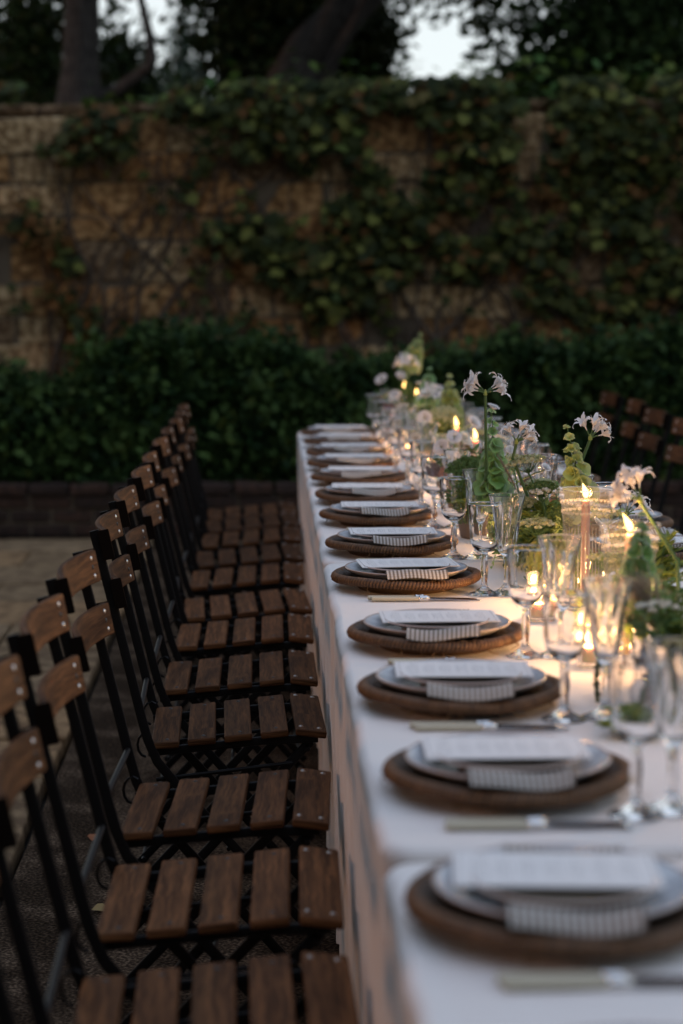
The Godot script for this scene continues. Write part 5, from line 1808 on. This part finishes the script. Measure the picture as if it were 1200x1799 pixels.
		for k in range(2, 7):
			for sd in [-1.0, 1.0]:
				var o := obj("leaf", lm, M["burgundy"], t, path[k])
				o.basis = frame_to(Vector3(sd * rr(0.2, 0.8), rr(0.2, 0.9), rr(-0.5, 0.6)), rr(0, 6)) * Basis(Vector3.RIGHT, -PI / 2.0)
	# greenery
	var gs := [[0.548, 5.18, 0.09, 0.10, 0.15, 26, "mid green leaves spilling from the taupe pot behind the sharp goblet", 0.35], [0.660, 4.50, 0.06, 0.10, 0.13, 30, "light green leaves round the foot of the pale bell spire", 0.6], [0.560, 4.62, 0.0, 0.09, 0.10, 16, "loose green leaves lying between the cut goblet and the flowers", 0.4], [0.640, 3.05, 0.07, 0.13, 0.12, 30, "dark green leaves crowding the near pot", 0.2], [0.725, 3.75, 0.06, 0.12, 0.13, 24, "green leaves on the far side of the hurricane glasses", 0.45],
			[0.53, 2.86, 0.0, 0.06, 0.035, 16, "flat green sprigs lying on the cloth beside the near goblets", 0.5], [0.545, 5.72, 0.07, 0.11, 0.13, 24, "green leaves under the middle white blooms", 0.35], [0.590, 6.95, 0.07, 0.13, 0.14, 26, "green leaves in the middle of the far half of the table", 0.35], [0.575, 7.85, 0.07, 0.13, 0.15, 26, "green leaves before the two farthest tapers", 0.3], [0.555, 8.48, 0.07, 0.10, 0.16, 22, "green leaves at the very far end of the table", 0.3], [0.60, 6.25, 0.0, 0.12, 0.12, 18, "green leaves round the votive past the middle taper", 0.4], [0.64, 3.45, 0.0, 0.06, 0.20, 9, "upright green buds just before the near hurricane glass", 0.55]]
	gs.append_array([[0.615, 4.72, 0.0, 0.11, 0.17, 34, "pale green leaves between the two bell spires", 0.7], [0.60, 4.45, 0.02, 0.09, 0.16, 26, "yellowish leaves round the lacy flower heads", 0.8], [0.50, 5.05, 0.05, 0.08, 0.12, 18, "green leaves behind the rim of the sharp plain goblet", 0.5], [0.66, 4.1, 0.0, 0.10, 0.12, 22, "low green leaves behind the dusty pink taper", 0.5], [0.57, 5.0, 0.0, 0.05, 0.24, 10, "tall thin leaves between the pot and the deep green spire", 0.5]])
	for i in gs.size():
		var q: Array = gs[i]
		greenery(q[0], q[1], q[2], q[3], q[4], q[5], q[6], 700 + i, q[7])
	fern(T(0.545, 0.09, 4.55), T(0.476, 0.050, 4.25), 0.05, "feathery sprig hanging out over the cloth between the two sharp goblets", 801)
	fern(T(0.62, 0.07, 4.5), T(0.60, 0.20, 4.47), 0.02, "upright feathery sprig under the lacy flower heads", 802, 0.03)
	fern(T(0.65, 0.07, 4.5), T(0.636, 0.215, 4.42), 0.02, "thin upright sprig with tiny leaves beside the pale bell spire", 803, 0.032)
	fern(T(0.60, 0.07, 4.5), T(0.585, 0.15, 4.36), 0.02, "short feathery sprig above the yellow green hydrangea", 804, 0.035)
	fern(T(0.64, 0.08, 3.05), T(0.585, 0.03, 2.82), 0.06, "feathery sprig hanging from the near pot", 805, 0.03)
	# clear bud vases
	for q in [[0.520, 5.42, 0.11, "clear bud vase below the middle white blooms"], [0.610, 3.22, 0.10, "clear bud vase with green stems behind the near goblets"], [0.565, 2.98, 0.115, "clear bud vase at the near end of the flowers"], [0.50, 6.6, 0.10, "clear bud vase near the far row of goblets"]]:
		var t := thing("bud_vase", q[3], "vase", T(q[0], 0, q[1]), 0.0, "clear bud vases")
		var b := MB.new()
		var h: float = q[2]
		b.lathe([[0.0, 0.0], [0.024, 0.0], [0.026, 0.003], [0.026, h * 0.6], [0.019, h * 0.78], [0.0175, h * 0.9], [0.021, h], [0.0195, h], [0.016, h * 0.9], [0.0172, h * 0.78], [0.0240, h * 0.59], [0.0240, 0.006], [0.0, 0.006]], 32)
		obj("glass_body", b.mesh(), M["glass"], t)
		rng.seed = int(q[1] * 100)
		stem_part(t, bezier(Vector3(rr(-0.01, 0.01), 0.008, 0), Vector3(0, h * 0.6, 0), Vector3(rr(-0.008, 0.008), h * 1.2, rr(-0.01, 0.01)), 5), 0.0022, 0.0018)
		var lm := leaf_mesh(0.045, 0.011, 0.003)
		for k in 5:
			var o := obj("leaf", lm, M["vine_leaf_%d" % (k % 2)], t, Vector3(0, h * (1.0 + 0.04 * k), 0))
			o.basis = frame_to(Vector3(cos(k * 2.2), rr(0.2, 0.9), sin(k * 2.2))) * Basis(Vector3.RIGHT, -PI / 2.0)


func _ready() -> void:
	# camera: 70 mm class lens, focused on the fifth setting
	var cam := Camera3D.new()
	cam.name = "camera"
	add_child(cam)
	cam.position = Vector3(0, 1.40, 0)
	cam.rotation = Vector3(deg_to_rad(-6.4287), deg_to_rad(-2.0840), 0)
	var lens := CameraAttributesPhysical.new()
	lens.frustum_focal_length = 47.36
	lens.frustum_focus_distance = 4.42
	lens.frustum_near = 0.05
	lens.frustum_far = 400.0
	lens.exposure_aperture = 1.85
	cam.attributes = lens
	cam.current = true
	# dusk sky
	var sky_mat := ProceduralSkyMaterial.new()
	sky_mat.sky_top_color = lin(0.375, 0.455, 0.63)
	sky_mat.sky_horizon_color = lin(0.72, 0.775, 0.76)
	sky_mat.sky_curve = 0.45
	sky_mat.ground_bottom_color = lin(0.05, 0.045, 0.04)
	sky_mat.ground_horizon_color = lin(0.25, 0.25, 0.24)
	sky_mat.sun_angle_max = 1.0
	var env := Environment.new()
	env.background_mode = Environment.BG_SKY
	env.sky = Sky.new()
	env.sky.sky_material = sky_mat
	env.background_energy_multiplier = 1.0
	env.tonemap_mode = Environment.TONE_MAPPER_LINEAR
	env.tonemap_exposure = 1.34
	env.sdfgi_enabled = true
	env.ssao_enabled = true
	env.ssil_enabled = true
	var we := WorldEnvironment.new()
	we.name = "world"
	we.environment = env
	add_child(we)
	# the last warm light of the sunken sun, low beyond the chair side
	var sun := DirectionalLight3D.new()
	sun.name = "afterglow"
	sun.light_color = lin(1.0, 0.42, 0.16)
	sun.light_energy = 0.145
	sun.light_angular_distance = 7.0
	sun.shadow_enabled = true
	sun.sky_mode = DirectionalLight3D.SKY_MODE_LIGHT_ONLY
	add_child(sun)
	sun.look_at_from_position(Vector3(-8.0, 2.10, 0.9), Vector3.ZERO)
	materials()
	ground()
	kerb()
	wall()
	vines()
	hedges()
	garden_trees()
	house()
	side_trees()
	tablecloth(0.2, 2.235, "white tablecloth of the nearest table, its corner at the wide gap", 131)
	tablecloth(2.275, 4.712, "white tablecloth of the second table, carrying the sharpest plates", 132)
	tablecloth(4.718, 6.85, "white tablecloth of the third table, behind the sharpest plates", 133)
	tablecloth(6.855, 9.0, "white tablecloth of the farthest table", 134)
	chairs()
	settings()
	candles()
	flowers()
